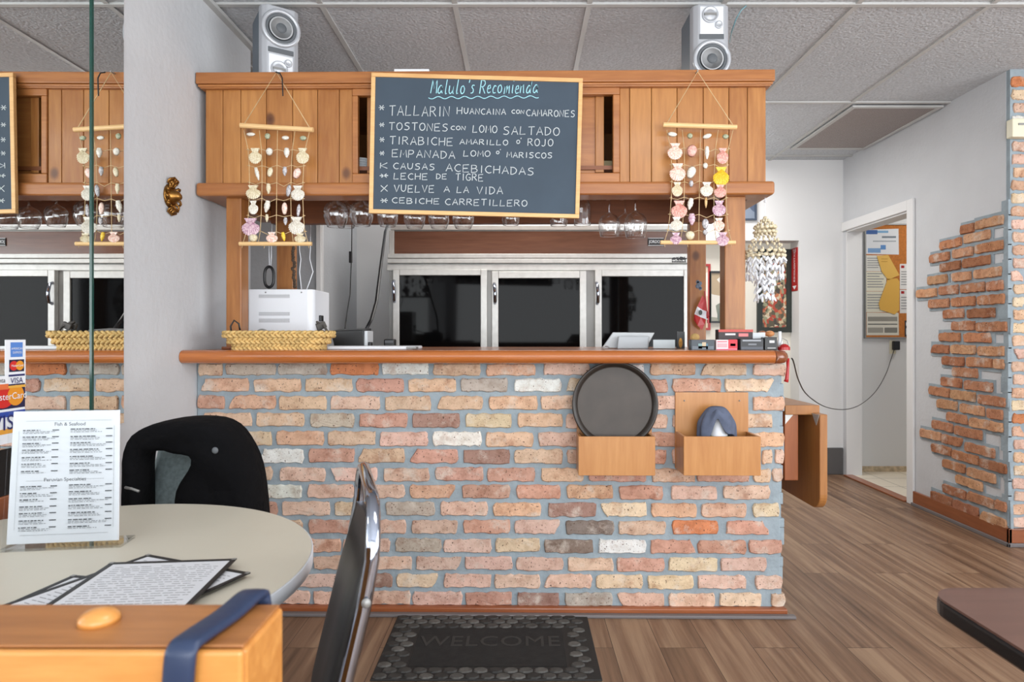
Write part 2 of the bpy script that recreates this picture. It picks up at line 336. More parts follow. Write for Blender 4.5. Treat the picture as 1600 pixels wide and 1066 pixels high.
M_paper = mat('white_paper', (218, 220, 225), 0.6); M_ink = mat('grey_print', (128, 130, 134), 0.8); M_inkd = mat('dark_print', (70, 72, 76), 0.8)
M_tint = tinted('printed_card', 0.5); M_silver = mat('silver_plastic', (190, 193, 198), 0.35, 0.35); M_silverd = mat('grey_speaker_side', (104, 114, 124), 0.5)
M_cone = mat('grey_speaker_cone', (92, 96, 100), 0.6); M_conel = mat('pale_speaker_cone', (176, 178, 180), 0.5)
M_straw = mat('woven_straw', (206, 172, 110), 0.8, var=0.25, vscale=40, bump=0.5, bscale=150)
M_string = mat('tan_twine', (200, 172, 130), 0.9, var=0.15, vscale=60)
M_laminate = mat('cream_table_laminate', (206, 200, 184), 0.4, var=0.03, vscale=3); M_band = mat('white_edge_band', (214, 218, 224), 0.4)
M_darktop = wood('dark_brown_laminate', (88, 62, 54), (110, 80, 70), 'x', 0.6, 0.4, 0.1)
M_vinyl = mat('black_vinyl', (26, 24, 23), 0.42, bump=0.1, bscale=120); M_cloth = mat('black_jacket_cloth', (13, 13, 15), 0.95, bump=0.8, bscale=28, dist=0.01, var=0.2, spec=0.12)
M_uphol = mat('grey_green_upholstery', (158, 174, 175), 0.9, var=0.2, vscale=90)
M_rag = mat('slate_blue_rag', (88, 96, 116), 0.95, var=0.15, vscale=30, bump=0.4, bscale=90)
M_tray = mat('brown_black_tray', (66, 58, 52), 0.5, var=0.16, vscale=12); M_trayr = mat('dark_tray_rim', (46, 39, 34), 0.4)
M_strap = mat('navy_leather', (36, 50, 78), 0.4, bump=0.2, bscale=80); M_red = mat('red_plastic', (168, 28, 30), 0.35)
M_grey = mat('light_grey_plastic', (196, 200, 203), 0.4, var=0.05); M_cork = mat('orange_cork', (190, 116, 52), 0.9, var=0.15, vscale=60)
M_cream = mat('cream_alcove_paint', (228, 224, 212), 0.7); M_blackp = mat('black_panel', (14, 14, 15), 0.4)
M_cove = mat('dark_cove_base', (88, 86, 86), 0.5); M_green = mat('dark_green_frame', (34, 42, 36), 0.4)

# ================================================================== ROOM
CZ = 2.695; XL = -1.40; XR = 2.78; YB = 5.5
o = MB().box(-2.6, 5.0, -3.1, 5.66, -0.05, 0).build('floor', M_floor, loc=(0,0,0)); struct(o)
o = MB().box(XR+0.02, 5.0, 4.4, 5.66, 0.0, 0.004).build('floor_hall', M_tile); struct(o)
c = struct(thing('ceiling', None, None))
MB().box(-2.6, 5.0, -3.1, 5.66, CZ+0.008, CZ+0.06).build('ceiling_tiles', M_ceil, c)
g = MB()
for k in range(-2, 7):
    x = -0.904+0.61*k
    if -2.5 < x < 2.75: g.box(x-0.012, x+0.012, -3.1, YB, CZ, CZ+0.012)
for k in range(-4, 3):
    y = 2.913+1.22*k
    g.box(-2.6, XR, y-0.012, y+0.012, CZ-0.002, CZ+0.0105)
g.build('ceiling_grid', M_grid, c)
# left wall (mirrors hang on it), stops at an open recess behind the bar
wl = struct(thing('wall_left', None, None, (XL, 0, 0)))
MB().box(XL-0.15, XL, -3.1, 3.33, 0, CZ+0.01).build('plaster', M_wall, wl)
MB().box(XL-0.15, XL, 4.52, YB+0.2, 0, CZ+0.01).box(-2.6, XL-0.15, 4.58, 4.7, 0, CZ+0.01).build('recess_plaster', M_wall, wl)
MB().box(-2.62, -2.5, 3.2, 4.7, 0, CZ+0.01).box(-2.6, XL-0.15, 3.2, 3.33, 0, CZ+0.01).build('recess_side', M_wall, wl)
o = MB().box(XL-0.02, XL+0.014, 4.46, 4.53, 0, 2.3).box(XL-0.02, XL+0.022, 4.47, 4.485, 0, 2.3).build('trim_1', M_wallw, bevel=0.003); struct(o)
o = MB().box(XL, XL+0.03, -3.1, 3.33, CZ-0.022, CZ-0.004).build('trim_2', M_grid); struct(o)
# back wall with a shallow recess on the right
wb = struct(thing('wall_back', None, None, (0, YB, 0)))
rx0, rx1, rz = 1.28, 2.40, 2.01
g = MB().box(-2.6, rx0, YB, YB+0.3, 0, CZ+0.01).box(rx0, rx1, YB, YB+0.3, rz, CZ+0.01).box(rx1, XR+0.12, YB, YB+0.3, 0, CZ+0.01)
g.build('plaster', M_wallw, wb)
MB().box(rx0, rx1, YB+0.17, YB+0.3, 0, rz).build('recess_plaster', M_cream, wb)
MB().box(XR+0.12, 5.0, YB+0.1, YB+0.3, 0, CZ+0.01).build('hall_plaster', M_wallw, wb)
o = MB().box(1.3, XR-0.005, YB-0.012, YB, 0, 0.23).build('baseboard_back', M_cove, bevel=0.004); struct(o)
o = MB().box(XR+0.14, 5.0, YB+0.085, YB+0.1, 0.004, 0.05).build('baseboard_hall', mat('stained_tan_base', (196, 176, 146), 0.7, var=0.3, vscale=30)); struct(o)
# right wall with doorway, brick patch, and brick pier
DY0, DY1, DZ = 4.572, 5.45, 2.085
wr = struct(thing('wall_right', None, None, (XR, 4.5, 0)))
MB().box(XR, XR+0.12, 3.66, DY0, 0, CZ+0.01).box(XR, XR+0.12, DY0, YB+0.05, DZ, CZ+0.01).box(XR, XR+0.12, DY1, YB+0.05, 0, DZ).build('plaster', M_wall, wr)
o = struct(thing('door_1', None, None, (XR, 5, 0)))
g = MB().box(XR-0.018, XR, DY0-0.075, DY0, 0, DZ+0.075).box(XR-0.018, XR, DY0, YB-0.002, DZ, DZ+0.075)
g.build('casing', M_wallw, o, bevel=0.004)
MB().box(XR, XR+0.13, DY0-0.001, DY0+0.012, 0, DZ).box(XR, XR+0.13, DY0, DY1, DZ-0.012, DZ).box(XR, XR+0.13, DY1-0.012, DY1, 0, DZ).build('jamb', M_wallw, o)
MB().box(XR-0.03, XR+0.05, DY0+0.012, DY1-0.012, 0, 0.012).build('threshold', M_trimy, o, bevel=0.004)
o = struct(thing('baseboard_right', None, None, (XR, 4, 0)))
MB().box(XR-0.02, XR, 3.61, DY0-0.076, 0.012, 0.1).build('board', M_trimy, o, bevel=0.004)
MB().box(XR-0.035, XR-0.02, 3.595, DY0-0.076, 0, 0.022).build('shoe', M_shoe, o, bevel=0.004)
o = struct(thing('baseboard_pillar', None, None, (3.3, 3.6, 0)))
MB().box(XR-0.02, 4.2, 3.61, 3.63, 0.012, 0.1).build('board', M_trim, o, bevel=0.004)
MB().box(XR-0.035, 4.2, 3.595, 3.61, 0, 0.022).build('shoe', M_shoe, o, bevel=0.004)

BC = {'p': (212,178,162), 't': (212,181,152), 'o': (194,126,88), 'w': (222,219,212), 'd': (132,102,92), 'g': (166,164,154), 'r': (188,138,120), 'y': (216,198,164), 'k': (98,92,88), 'm': (208,165,136), 'a': (184,130,98), 'b': (164,112,84), 'c': (198,152,118), 'e': (120,96,72)}
def tintof(code, j=0.10):
    q_ = 0.0 if code in 'abceow' else 0.34
    c = lin([x*(1-q_)+y*q_ for x, y in zip(BC[code], (206,174,152))]); f = 1+R(-j, j); return (c[0]*f*(1+R(-.04,.04)), c[1]*f, c[2]*f*(1+R(-.05,.05)), 1)
def brick(mb, x0, x1, z0, z1, code, f, prot=0.010, jit=0.0042, back=0.02):
    """irregular worn brick: jittered outline, chamfered front; f(u,v,depth)->point"""
    mb.col = tintof(code); cx, cz = (x0+x1)/2, (z0+z1)/2; hw, hh = (x1-x0)/2, (z1-z0)/2; r = min(hh*0.35, 0.010)
    out = []
    nx = max(4, int((x1-x0)/0.022))
    for i in range(nx+1): out.append((x0+r+(x1-x0-2*r)*i/nx, z0))
    out.append((x1-r*0.3, z0+r*0.3))
    for i in range(1, 3): out.append((x1, z0+(z1-z0)*i/3))
    out.append((x1-r*0.3, z1-r*0.3))
    for i in range(nx+1): out.append((x1-r-(x1-x0-2*r)*i/nx, z1))
    out.append((x0+r*0.3, z1-r*0.3))
    for i in range(1, 3): out.append((x0, z1-(z1-z0)*i/3))
    out.append((x0+r*0.3, z0+r*0.3))
    if random.random() < 0.14:            # a knocked-off corner
        q = random.choice([0, 1]); s = R(0.015, 0.03); xx = x0 if q == 0 else x1; zz = random.choice([z0, z1])
        out = [((u+(s*max(0, 1-abs(u-xx)/0.04)*max(0, 1-abs(v-zz)/0.05)*(1 if q == 0 else -1)), v) ) for u, v in out]
    out = [(u+R(-jit, jit)*0.8, v+R(-jit, jit)) for u, v in out]
    n = len(out); ins = 0.0035
    def inset(p, s): return (cx+(p[0]-cx)*(1-s/hw), cz+(p[1]-cz)*(1-s/hh))
    vs = [f(u, v, back) for u, v in out]+[f(u, v, -prot*0.45+R(-.001,.001)) for u, v in out]
    inn = [inset(p, ins) for p in out]; vs += [f(u, v, -prot+R(-.0012,.0012)) for u, v in inn]
    fs = []
    for a in (0, 1):
        for i in range(n): fs.append((a*n+i, a*n+(i+1) % n, (a+1)*n+(i+1) % n, (a+1)*n+i))
    fs.append(tuple(range(2*n, 3*n)))
    mb.add(vs, fs)

# ragged brick patch left showing on the right wall: (x from, x to, y at middle) in photo pixels -> Y, z on the wall
def patch_rows():
    A = [[(235,295,722),(300,425,694)],[(145,240,788),(250,365,757)],[(100,185,848),(200,290,827),(300,425,802)],[(145,235,887),(245,365,866)],[(90,175,946),(195,280,932),(295,415,916)],[(42,130,1005),(140,225,992),(235,340,981),(350,425,972)],[(95,185,1050),(195,300,1042),(310,430,1033)]]
    B = [[(160,250,29),(265,385,26)],[(197,300,82),(305,440,86)],[(142,235,131),(250,370,134)],[(105,185,184),(193,300,186),(312,430,193)],[(155,250,237),(262,375,243),(380,428,250)],[(200,310,287)],[(150,240,330),(252,375,347)],[(97,187,371),(192,300,388),(312,435,411)],[(132,220,428),(235,340,450),(352,420,470)],[(175,270,488),(275,420,517)],[(110,200,522),(210,330,551)],[(58,150,560),(152,245,586),(255,385,627)],[(108,195,625),(200,315,660),(320,440,697)],[(157,255,697),(265,390,738)],[(215,330,770)],[(158,260,810),(262,385,846),(388,438,872)],[(105,200,840),(203,315,882),(320,440,932)]]
    s = 505/180.0
    for oy, rows in ((100, A), (480, B)):
        for row in rows:
            for x0, x1, y in row: yield 1420+x0/s, 1420+x1/s, oy+y/s
bk = MB(); mo = MB()
fR = lambda u, v, d: (XR+d, u, v)
pb = []
for x0, x1, y in patch_rows():
    a = onx(x1, y, XR); b_ = onx(x0, y, XR); m_ = onx((x0+x1)/2, y, XR); pb.append((a.y, b_.y, m_.z))
for ya, yb, z in pb:
    brick(bk, ya, yb, z-0.029, z+0.029, random.choice('aaaabbcccc'), fR, 0.020, 0.003, 0.01)
    pts = [(ya-0.018+R(-.006,.006), z-0.047+R(-.003,.003)), (yb+0.012+R(-.008,.004), z-0.047+R(-.003,.003)), (yb+0.012+R(-.008,.004), z+0.047+R(-.003,.003)), (ya-0.018+R(-.006,.006), z+0.047+R(-.003,.003))]
    dd = -0.006+R(-.0015,.0015)
    mo.prism(pts, dd, 0.01, fR)
for i in range(22):       # mortar creeping up the corner
    z = 0.11+i*0.084; mo.box(XR-0.009+R(-.003,.002), XR+0.01, 3.63, 3.655+R(0,.05), z, z+0.09)
bk.build('brick_patch', M_brick, wr); mo.build('patch_mortar', M_mortar, wr)
wp = struct(thing('wall_pillar', None, None, (3.4, 3.63, 0)))
MB().box(XR+0.003, 4.2, 3.632, 3.66, 0, CZ+0.01).build('pillar_mortar', M_mortar, wp)
bk = MB(); z = 0.105; i = 0
fP = lambda u, v, d: (u, 3.632+d, v)
while z < CZ-0.03:
    x = XR+0.003-(0.12 if i % 2 else 0.0)+R(-.01,.01)
    while x < 4.2:
        x1 = min(x+0.205, 4.2)
        if x1-max(x, XR+0.004) > 0.03: brick(bk, max(x, XR+0.004+R(0,.02)), x1, z, z+0.056, random.choice('pptmmrowyp'), fP, 0.008)
        x += 0.222
    z += 0.0735; i += 1
bk.build('pillar_bricks', M_brick, wp)
# rest of the dining room behind the camera
o = MB().box(5.0, 5.1, -3.1, 5.8, 0, CZ+0.01).build('wall_far_right', M_wall); struct(o)
o = MB().box(XL-0.1, 5.0, -3.2, -3.1, 0, 0.35).box(XL-0.1, 5.0, -3.2, -3.1, 2.55, CZ+0.01).box(XL-0.1, -1.2, -3.2, -3.1, 0.35, 2.55).box(3.8, 5.0, -3.2, -3.1, 0.35, 2.55).build('wall_front', M_wall); struct(o)

# ================================================================== BAR COUNTER
bar = thing('bar_counter', 'long brick-faced bar counter with an orange varnished bullnose edge, under the pine canopy', 'bar counter', (BX0, BY0, 0), BTH)
ROWS = [
 (568,586.5,[(303,349,'t'),(353,431,'g'),(435,511,'g'),(517,592,'o'),(597,670,'w'),(677,751,'t'),(760,836,'m'),(849,921,'p'),(933,1006,'w'),(1015,1086,'m'),(1094,1166,'t'),(1176,1228,'p')]),
 (592,612.5,[(315,390,'m'),(397,471,'t'),(477,551,'t'),(557,632,'r'),(638,713,'t'),(720,794,'g'),(804,877,'w'),(884,958,'y'),(965,1043,'r'),(1050,1126,'r'),(1132,1209,'y')]),
 (619,640.5,[(305,351,'r'),(357,431,'m'),(436,511,'t'),(517,594,'p'),(602,674,'t'),(682,755,'t'),(764,840,'m'),(845,917,'t'),(925,998,'p'),(1006,1080,'p'),(1088,1165,'p'),(1176,1225,'m')]),
 (646.5,668,[(318,394,'t'),(401,476,'t'),(485,554,'g'),(562,637,'r'),(644,718,'d'),(727,800,'y'),(808,879,'t'),(884,955,'p'),(962,1043,'p'),(1050,1125,'p'),(1132,1207,'t')]),
 (675,697,[(306,346,'p'),(353,425,'y'),(432,507,'m'),(512,587,'t'),(594,669,'p'),(676,753,'w'),(759,833,'t'),(841,915,'p'),(922,996,'p'),(1003,1080,'r'),(1087,1160,'p'),(1168,1225,'m')]),
 (702,724,[(318,395,'p'),(405,475,'w'),(483,554,'r'),(560,633,'t'),(640,716,'r'),(724,797,'d'),(804,880,'t'),(886,960,'p'),(967,1041,'r'),(1050,1120,'p'),(1126,1184,'t'),(1190,1206,'t'),(1210,1225,'p')]),
 (731,752,[(350,426,'t'),(438,509,'p'),(517,590,'p'),(599,671,'p'),(680,755,'r'),(761,836,'r'),(845,912,'t'),(920,1010,'r'),(1018,1086,'t'),(1088,1171,'r'),(1176,1204,'t'),(1206,1222,'p')]),
 (758,779,[(330,398,'p'),(406,472,'w'),(481,554,'p'),(560,633,'p'),(641,712,'m'),(722,797,'r'),(807,876,'r'),(885,958,'m'),(967,1036,'r'),(1048,1120,'p'),(1129,1203,'p')]),
 (785,806.5,[(310,352,'p'),(360,434,'r'),(441,516,'p'),(523,592,'y'),(603,680,'g'),(688,762,'p'),(771,846,'m'),(856,932,'d'),(938,1011,'y'),(1017,1088,'m'),(1095,1166,'m'),(1176,1217,'y')]),
 (813,834,[(322,396,'p'),(402,473,'t'),(483,555,'r'),(562,635,'p'),(643,715,'p'),(724,797,'r'),(804,876,'p'),(884,959,'k'),(966,1040,'t'),(1050,1122,'o'),(1134,1202,'r')]),
 (842,863,[(310,372,'p'),(380,452,'t'),(459,533,'m'),(537,610,'p'),(618,690,'g'),(693,768,'p'),(774,844,'y'),(850,927,'k'),(935,1010,'w'),(1016,1087,'r'),(1090,1166,'r'),(1169,1222,'r')]),
 (870.5,891,[(330,402,'t'),(410,482,'p'),(490,560,'p'),(566,644,'p'),(650,722,'p'),(727,801,'p'),(807,880,'p'),(887,958,'t'),(963,1038,'r'),(1044,1121,'y'),(1126,1197,'p')]),
 (897.5,918.5,[(308,378,'p'),(386,459,'t'),(466,533,'p'),(540,613,'d'),(620,686,'y'),(694,768,'p'),(772,844,'p'),(850,925,'p'),(931,1004,'y'),(1012,1083,'y'),(1090,1165,'p'),(1180,1222,'p')]),
 (925,945.5,[(330,402,'p'),(410,485,'p'),(490,563,'p'),(568,642,'p'),(645,723,'p'),(727,800,'r'),(808,874,'d'),(883,957,'g'),(964,1038,'p'),(1045,1117,'t'),(1124,1190,'y'),(1204,1226,'t')])]
bk = MB(); fB = lambda u, v, d: (u, d, v)
xe = xl(1219)
for y0, y1, row in ROWS:
    for a, b_, code in row:
        dy = R(-.8,.8)
        brick(bk, max(xl(a), 0.006), xl(b_), zl(y1+dy), zl(y0+dy), code, fB, 0.009, 0.0036)
plab(bk.build('brick_face', M_brick, bar, local=True), 'reclaimed pink and tan bricks')
# irregular right end of the brickwork
g = MB(); z = 0.03
g.box(0.001, xe, 0.0, 0.10, 0.0, 1.072)
while z < 1.06:
    h = R(0.035, 0.075); g.box(xe-0.01, xe+R(0.004, 0.022), 0.004, 0.09, z, min(z+h, 1.07)); z += h
plab(g.build('mortar_core', M_mortar, bar, local=True, bevel=0.004), 'blue-grey mortar')
MB().box(0.02, xe-0.03, 0.10, 0.70, 0.0, 1.072).build('cabinet_body', M_inside, bar, local=True)
XN0 = 0.004; XN1 = xl(1213, -0.15)
z0, z1 = 1.076, 1.130
MB().box(XN0, XN1+0.02, -0.125, 0.75, z0+0.004, z1).build('countertop', M_top, bar, local=True, bevel=0.003)
prof = [(-0.122, z0)]+[(-0.122-0.027*math.sin(PI*i/10), (z0+z1)/2-0.027*math.cos(PI*i/10)) for i in range(11)]+[(-0.122, z1+0.0006), (-0.09, z1+0.0006), (-0.09, z0)]
MB().prism(prof, XN0, XN1, lambda u, v, t: (t, u, v)).build('nosing', M_nose, bar, local=True, smooth=False)
prof2 = [(u*1.0, v) for u, v in prof]
g = MB(); xc = XN1
pts = []
for i in range(9):
    a = PI/2*i/8; pts.append((xc+0.045*math.sin(a), -0.122+0.045-0.045*math.cos(a)))
g.tube([(xc, -0.122, 1.103)]+[(px_, py_, 1.103) for px_, py_ in pts]+[(xc+0.045, 0.7, 1.103)], 0.0275, 12)
plab(g.build('nosing_corner', M_nosed, bar, local=True, smooth=True), 'darker corner piece of the bar edge')
MB().box(0.004, xe+0.02, -0.034, 0.0, 0.0, 0.032).build('base_trim', M_trim, bar, local=True, bevel=0.006)
MB().box(0.004, xe+0.045, -0.062, -0.034, 0.0, 0.014).build('shoe_strip', M_shoe, bar, local=True, bevel=0.004)

# ================================================================== CANOPY
can = thing('bar_canopy', 'pine bar canopy with plank front and sliding doors, standing on four posts above the counter', 'bar canopy', (BX0, BY0, 0), BTH)
D0, DB = -0.02, 0.015
xc0, xc1 = 0.004, xl(1211.5, D0); xb0, xb1 = xl(321, DB), xl(1197, DB)
zt = zl(110, 812, D0); zs1 = zl(128, 812, D0); zb1 = zl(137.5, 812, DB); zb0 = zl(283, 812, DB)
zle1, zle0 = zl(283.5, 812, D0), zl(304.5, 812, D0)
g = MB().box(xc0, xc1, D0, 0.70, zs1, zt)
g.build('cornice', M_pinex, can, local=True, bevel=0.004)
MB().box(xc0+0.012, xc1-0.012, D0+0.013, 0.69, zb1-0.004, zs1).box(xc0+0.006, xc1-0.006, D0+0.006, 0.69, zs1-0.011, zs1-0.0005).build('cornice_moulding', M_pinex, can, local=True, bevel=0.004)
g = MB()
def planks(pxs):
    for a, b_ in zip(pxs, pxs[1:]): g.box(xl(a, DB)+0.001, xl(b_, DB)-0.001, DB, DB+0.02, zb0-0.01, zb1)
planks([321, 348, 376, 416, 457, 496, 530, 551])
plab(g.build('plank_front', M_pine, can, local=True, bevel=0.0025), 'left run of vertical planks')
g = MB(); planks([968, 984, 1018, 1058, 1099, 1139, 1168, 1197])
plab(g.build('plank_front', M_pine, can, local=True, bevel=0.0025), 'right run of vertical planks')
for qa, qb in ((xb0, xb0+0.02), (xb1-0.02, xb1)): MB().box(qa, qb, DB+0.02, 0.64, zb0-0.01, zb1).build('side_panel', M_post, can, local=True)
MB().box(xb0, xb1, 0.64, 0.66, zb0-0.01, zb1).build('back_panel', M_post, can, local=True)
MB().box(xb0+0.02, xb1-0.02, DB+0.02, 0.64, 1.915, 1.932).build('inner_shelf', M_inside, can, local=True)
g = MB().box(xl(551,DB), xl(968,DB), DB-0.008, DB+0.022, zl(149,812,DB), zb1).box(xl(551,DB), xl(968,DB), DB-0.008, DB+0.022, zb0-0.01, zl(271,812,DB))
for a, b_ in ((551, 560), (957.5, 968)): g.box(xl(a,DB), xl(b_,DB), DB-0.008, DB+0.022, zl(271,812,DB), zl(149,812,DB))
g.build('door_frame', M_pinex, can, local=True, bevel=0.004)
def sliding(p0, p1, stile, label):
    g = MB(); za, zb = zl(270.5,812,DB+.03), zl(149,812,DB+.03)
    g.box(xl(p0,DB+.03), xl(p1,DB+.03), DB+0.032, DB+0.045, za, zb)
    dd = plab(g.build('sliding_door', M_pinex, can, local=True), label)
    s = MB(); s.box(xl(stile[0],DB+.03), xl(stile[1],DB+.03), DB+0.023, DB+0.05, za, zb); s.build('stile', M_pine, dd, local=True, bevel=0.003)
sliding(574, 760, (574, 587), 'left sliding door'); sliding(762, 943.5, (930, 943.5), 'right sliding door')
g = MB().box(xc0, xc1, D0, 0.10, zle0, zle1); g.build('ledge', M_pinex, can, local=True, bevel=0.012, segs=3)
for qa, qb in ((xc0, xb0+0.05), (xb1-0.05, xc1)): MB().box(qa, qb, 0.10, 0.66, zle0+0.004, zle1).build('side_ledge', M_pinex, can, local=True, bevel=0.004)
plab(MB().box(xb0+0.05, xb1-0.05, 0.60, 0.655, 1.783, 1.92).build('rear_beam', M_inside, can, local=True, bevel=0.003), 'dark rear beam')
for pa, pb_, d in ((353, 377, 0.03), (1132.5, 1165, 0.03)):
    MB().box(xl(pa,d), xl(pb_,d), d, d+0.075, 1.1305, zle0+0.002).build('post', M_post, can, local=True, bevel=0.004)
for pa, pb_, d in ((432, 458, 0.60), (1078, 1103.5, 0.60)):
    MB().box(xl(pa,d), xl(pb_,d), d, d+0.06, 1.1305, 1.80).build('post', M_post, can, local=True, bevel=0.004)
plab(MB().box(xl(344,.02), xl(384,.02), 0.029, 0.12, 1.1305, 1.143).build('post_foot', M_trim, can, local=True, bevel=0.004), 'square foot under the left post')
g = MB()
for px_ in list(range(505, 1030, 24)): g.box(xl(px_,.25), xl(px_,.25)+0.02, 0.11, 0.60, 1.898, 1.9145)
plab(g.build('glass_rack', M_inside, can, local=True), 'dark slatted rack for stemware')

# dishes and a box inside the canopy, paper on top
for k in range(5):
    z = zl(271,566,0.08)-0.0+k*0.011
    g = MB().lathe([(0.04, 0), (0.07, 0.003), (0.075, 0.009)], 20, None, (0,0,0)); p = BW(566, 268, 0.12)
    o = g.build('stacked_plate', M_grey, loc=(p.x-0.02, p.y+0.03, 1.933+k*0.0105), smooth=True)
    if k == 0:
        pass
    tag(o, 'grey plate in the stack behind the open left sliding door', 'plate', 'plates inside the canopy')
p = BW(950, 268, 0.15)
tag(MB().box(p.x-0.03, p.x+0.03, p.y, p.y+0.06, 1.9325, 1.985).build('storage_carton', mat('tan_card', (196, 178, 138), 0.8), bevel=0.002), 'small tan carton inside the canopy behind the right sliding door', 'box')
p = BW(643, 107, -0.012)
tag(MB().box(p.x-0.075, p.x+0.075, p.y, p.y+0.2, zt+0.0005, zt+0.012).build('paper_stack', M_paper, bevel=0.001), 'flat white paper pad lying on top of the canopy above the chalkboard', 'paper')

# ================================================================== CHALKBOARD
cbY = bY(745, -0.048)
def cbp(u, v, d=0.0): return W(560+u/3.947, 90+v/3.947, cbY-d)
pc = W(743, 341, cbY)
cb = thing('chalkboard', 'large chalkboard menu in a pale wood frame, hung crooked on the canopy front', 'chalkboard', (pc.x, pc.y+0.02, pc.z))
q = [W(580,113,cbY), W(911,122,cbY), W(905,341,cbY), W(576,333,cbY)]
def lerp4(u, v, d=0): 
    a = q[0].lerp(q[1], u); b_ = q[3].lerp(q[2], u); r = a.lerp(b_, v); return Vector((r.x, r.y-d, r.z))
def slab(mb, u0, u1, v0, v1, d0, d1):
    c8 = [lerp4(u0,v1,-d0), lerp4(u1,v1,-d0), lerp4(u1,v1,-d1), lerp4(u0,v1,-d1), lerp4(u0,v0,-d0), lerp4(u1,v0,-d0), lerp4(u1,v0,-d1), lerp4(u0,v0,-d1)]
    mb.add(c8, [(0,3,2,1),(4,5,6,7),(0,1,5,4),(1,2,6,5),(2,3,7,6),(3,0,4,7)])
g = MB(); slab(g, 0.01, 0.99, 0.015, 0.985, 0.006, 0.015); g.build('slate_panel', M_board, cb)
g = MB(); fw = 0.0195; fh = 0.029
slab(g, 0, 1, 0, fh, 0, 0.018); slab(g, 0, 1, 1-fh, 1, 0, 0.018); slab(g, 0, fw, fh, 1-fh, 0, 0.018); slab(g, 1-fw, 1, fh, 1-fh, 0, 0.018)
g.build('frame', M_frame, cb, bevel=0.002)
SF = {'A':[[(0,0),(2,6),(4,0)],[(.8,2.2),(3.3,2.2)]],'B':[[(0,0),(0,6),(2.6,5.8),(3.2,4.6),(2.4,3.3),(0,3.1)],[(2.4,3.3),(3.8,2),(3,.4),(0,0)]],'C':[[(3.8,5.2),(2.4,6),(.8,5),(0,3),(.8,1),(2.4,0),(3.9,.7)]],
'D':[[(.2,0),(.2,6)],[(-.3,5.8),(2.2,5.6),(3.8,3.6),(3.2,1.2),(1.5,.1),(0,0)]],'E':[[(3.6,6),(0,5.8),(0,0),(3.7,.1)],[(0,3),(2.9,3.1)]],'G':[[(3.7,5.2),(2.2,6),(.5,4.8),(0,2.6),(1,.4),(2.8,0),(3.7,1),(3.7,2.6),(2.2,2.6)]],
'H':[[(0,6),(0,0)],[(3.8,6.2),(3.6,0)],[(0,3),(3.7,3.2)]],'I':[[(1,6),(1,0)]],'J':[[(3,6),(3,1.2),(1.8,0),(.3,.8)]],'L':[[(.4,6),(0,0),(3.5,.3)]],'M':[[(0,0),(.5,6),(2,2),(3.6,6),(4.2,0)]],'N':[[(0,0),(.2,6),(3.5,0),(3.8,6)]],
'O':[[(2,6),(.5,5),(0,3),(.7,.7),(2,0),(3.4,.9),(4,3),(3.4,5.2),(2,6)]],'P':[[(0,0),(.2,6)],[(0,6),(2.8,5.9),(3.5,4.5),(2.6,3),(.1,2.8)]],'R':[[(0,0),(.1,6),(2.7,5.8),(3.3,4.5),(2.3,3.2),(.1,3)],[(1.4,3.1),(3.8,0)]],
'S':[[(3.6,5.4),(2.2,6),(.5,5.2),(.7,3.8),(3,2.8),(3.6,1.4),(2.3,0),(.1,.5)]],'T':[[(0,5.9),(4,6.1)],[(2,6),(1.9,0)]],'U':[[(0,6),(.1,1.5),(1.6,0),(3.3,1.2),(3.6,6)]],'V':[[(0,6),(1.9,0),(3.8,6)]],'K':[[(0,6),(0,0)],[(3.4,6),(.2,2.8),(3.6,0)]],
'*':[[(0,3),(4,3.2)],[(.6,5.3),(3.4,.6)],[(3.2,5.6),(.9,.6)]],'X':[[(0,5.6),(4,.2)],[(3.8,6),(.2,0)]],"'":[[(1,6.4),(.7,5)]],'o':[[(1.8,3.8),(.4,3.2),(.1,1.4),(1.2,0),(2.7,.6),(3,2.4),(1.8,3.8)]],
'a':[[(3,3.4),(1.6,3.9),(.2,2.2),(.3,.5),(1.5,0),(3,1.8),(3,3.6),(2.9,.7),(3.6,.2)]],'l':[[(.8,6.6),(.5,1.2),(.9,0),(1.7,.4)]],'u':[[(0,3.8),(0,1),(1,0),(2.4,1),(2.8,3.8),(2.7,.8),(3.4,.1)]],'s':[[(2.4,3.6),(1,3.8),(.5,2.8),(2,1.7),(1.8,.3),(.2,.1)]],
'e':[[(.2,1.8),(2.5,2.4),(2,3.8),(.7,3.4),(.2,1.4),(1.2,0),(2.8,.7)]],'c':[[(2.5,3.3),(1.3,3.8),(.2,2),(.8,.2),(2.6,.5)]],'m':[[(0,0),(.2,3.8),(.3,2.4),(1.5,3.8),(1.8,0),(1.9,2.4),(3.2,3.8),(3.6,.2)]],'i':[[(.6,3.8),(.6,.4),(1.2,.1)],[(.8,5.4),(.9,5.6)]],'n':[[(0,0),(.2,3.8),(.3,2.4),(1.8,3.8),(2.4,.2),(2.9,.1)]],
'd':[[(2.8,3.2),(1.5,3.8),(.2,2),(.5,.3),(1.8,.2),(2.9,2.2),(3.2,6.4),(2.9,.6),(3.5,.2)]]}
WD = {'I':2,"'":1.6,'l':2.2,'i':1.5,'s':2.8,'e':3,'c':2.8,'m':4.2,'n':3.2}
def stroke(mb, pts, wd, fn):
    pts2 = []
    for i in range(len(pts)):
        a = pts[max(i-1,0)]; b_ = pts[min(i+1,len(pts)-1)]; t = Vector((b_[0]-a[0], b_[1]-a[1]))
        if t.length < 1e-6: t = Vector((1,0))
        t.normalize(); pts2.append((pts[i], Vector((-t.y, t.x))*wd*R(.8,1.1)))
    vs = []
    for (p, nrm) in pts2: vs += [fn(p[0]+nrm.x, p[1]+nrm.y), fn(p[0]-nrm.x, p[1]-nrm.y)]
    mb.add(vs, [(2*i, 2*i+1, 2*i+3, 2*i+2) for i in range(len(pts)-1)])
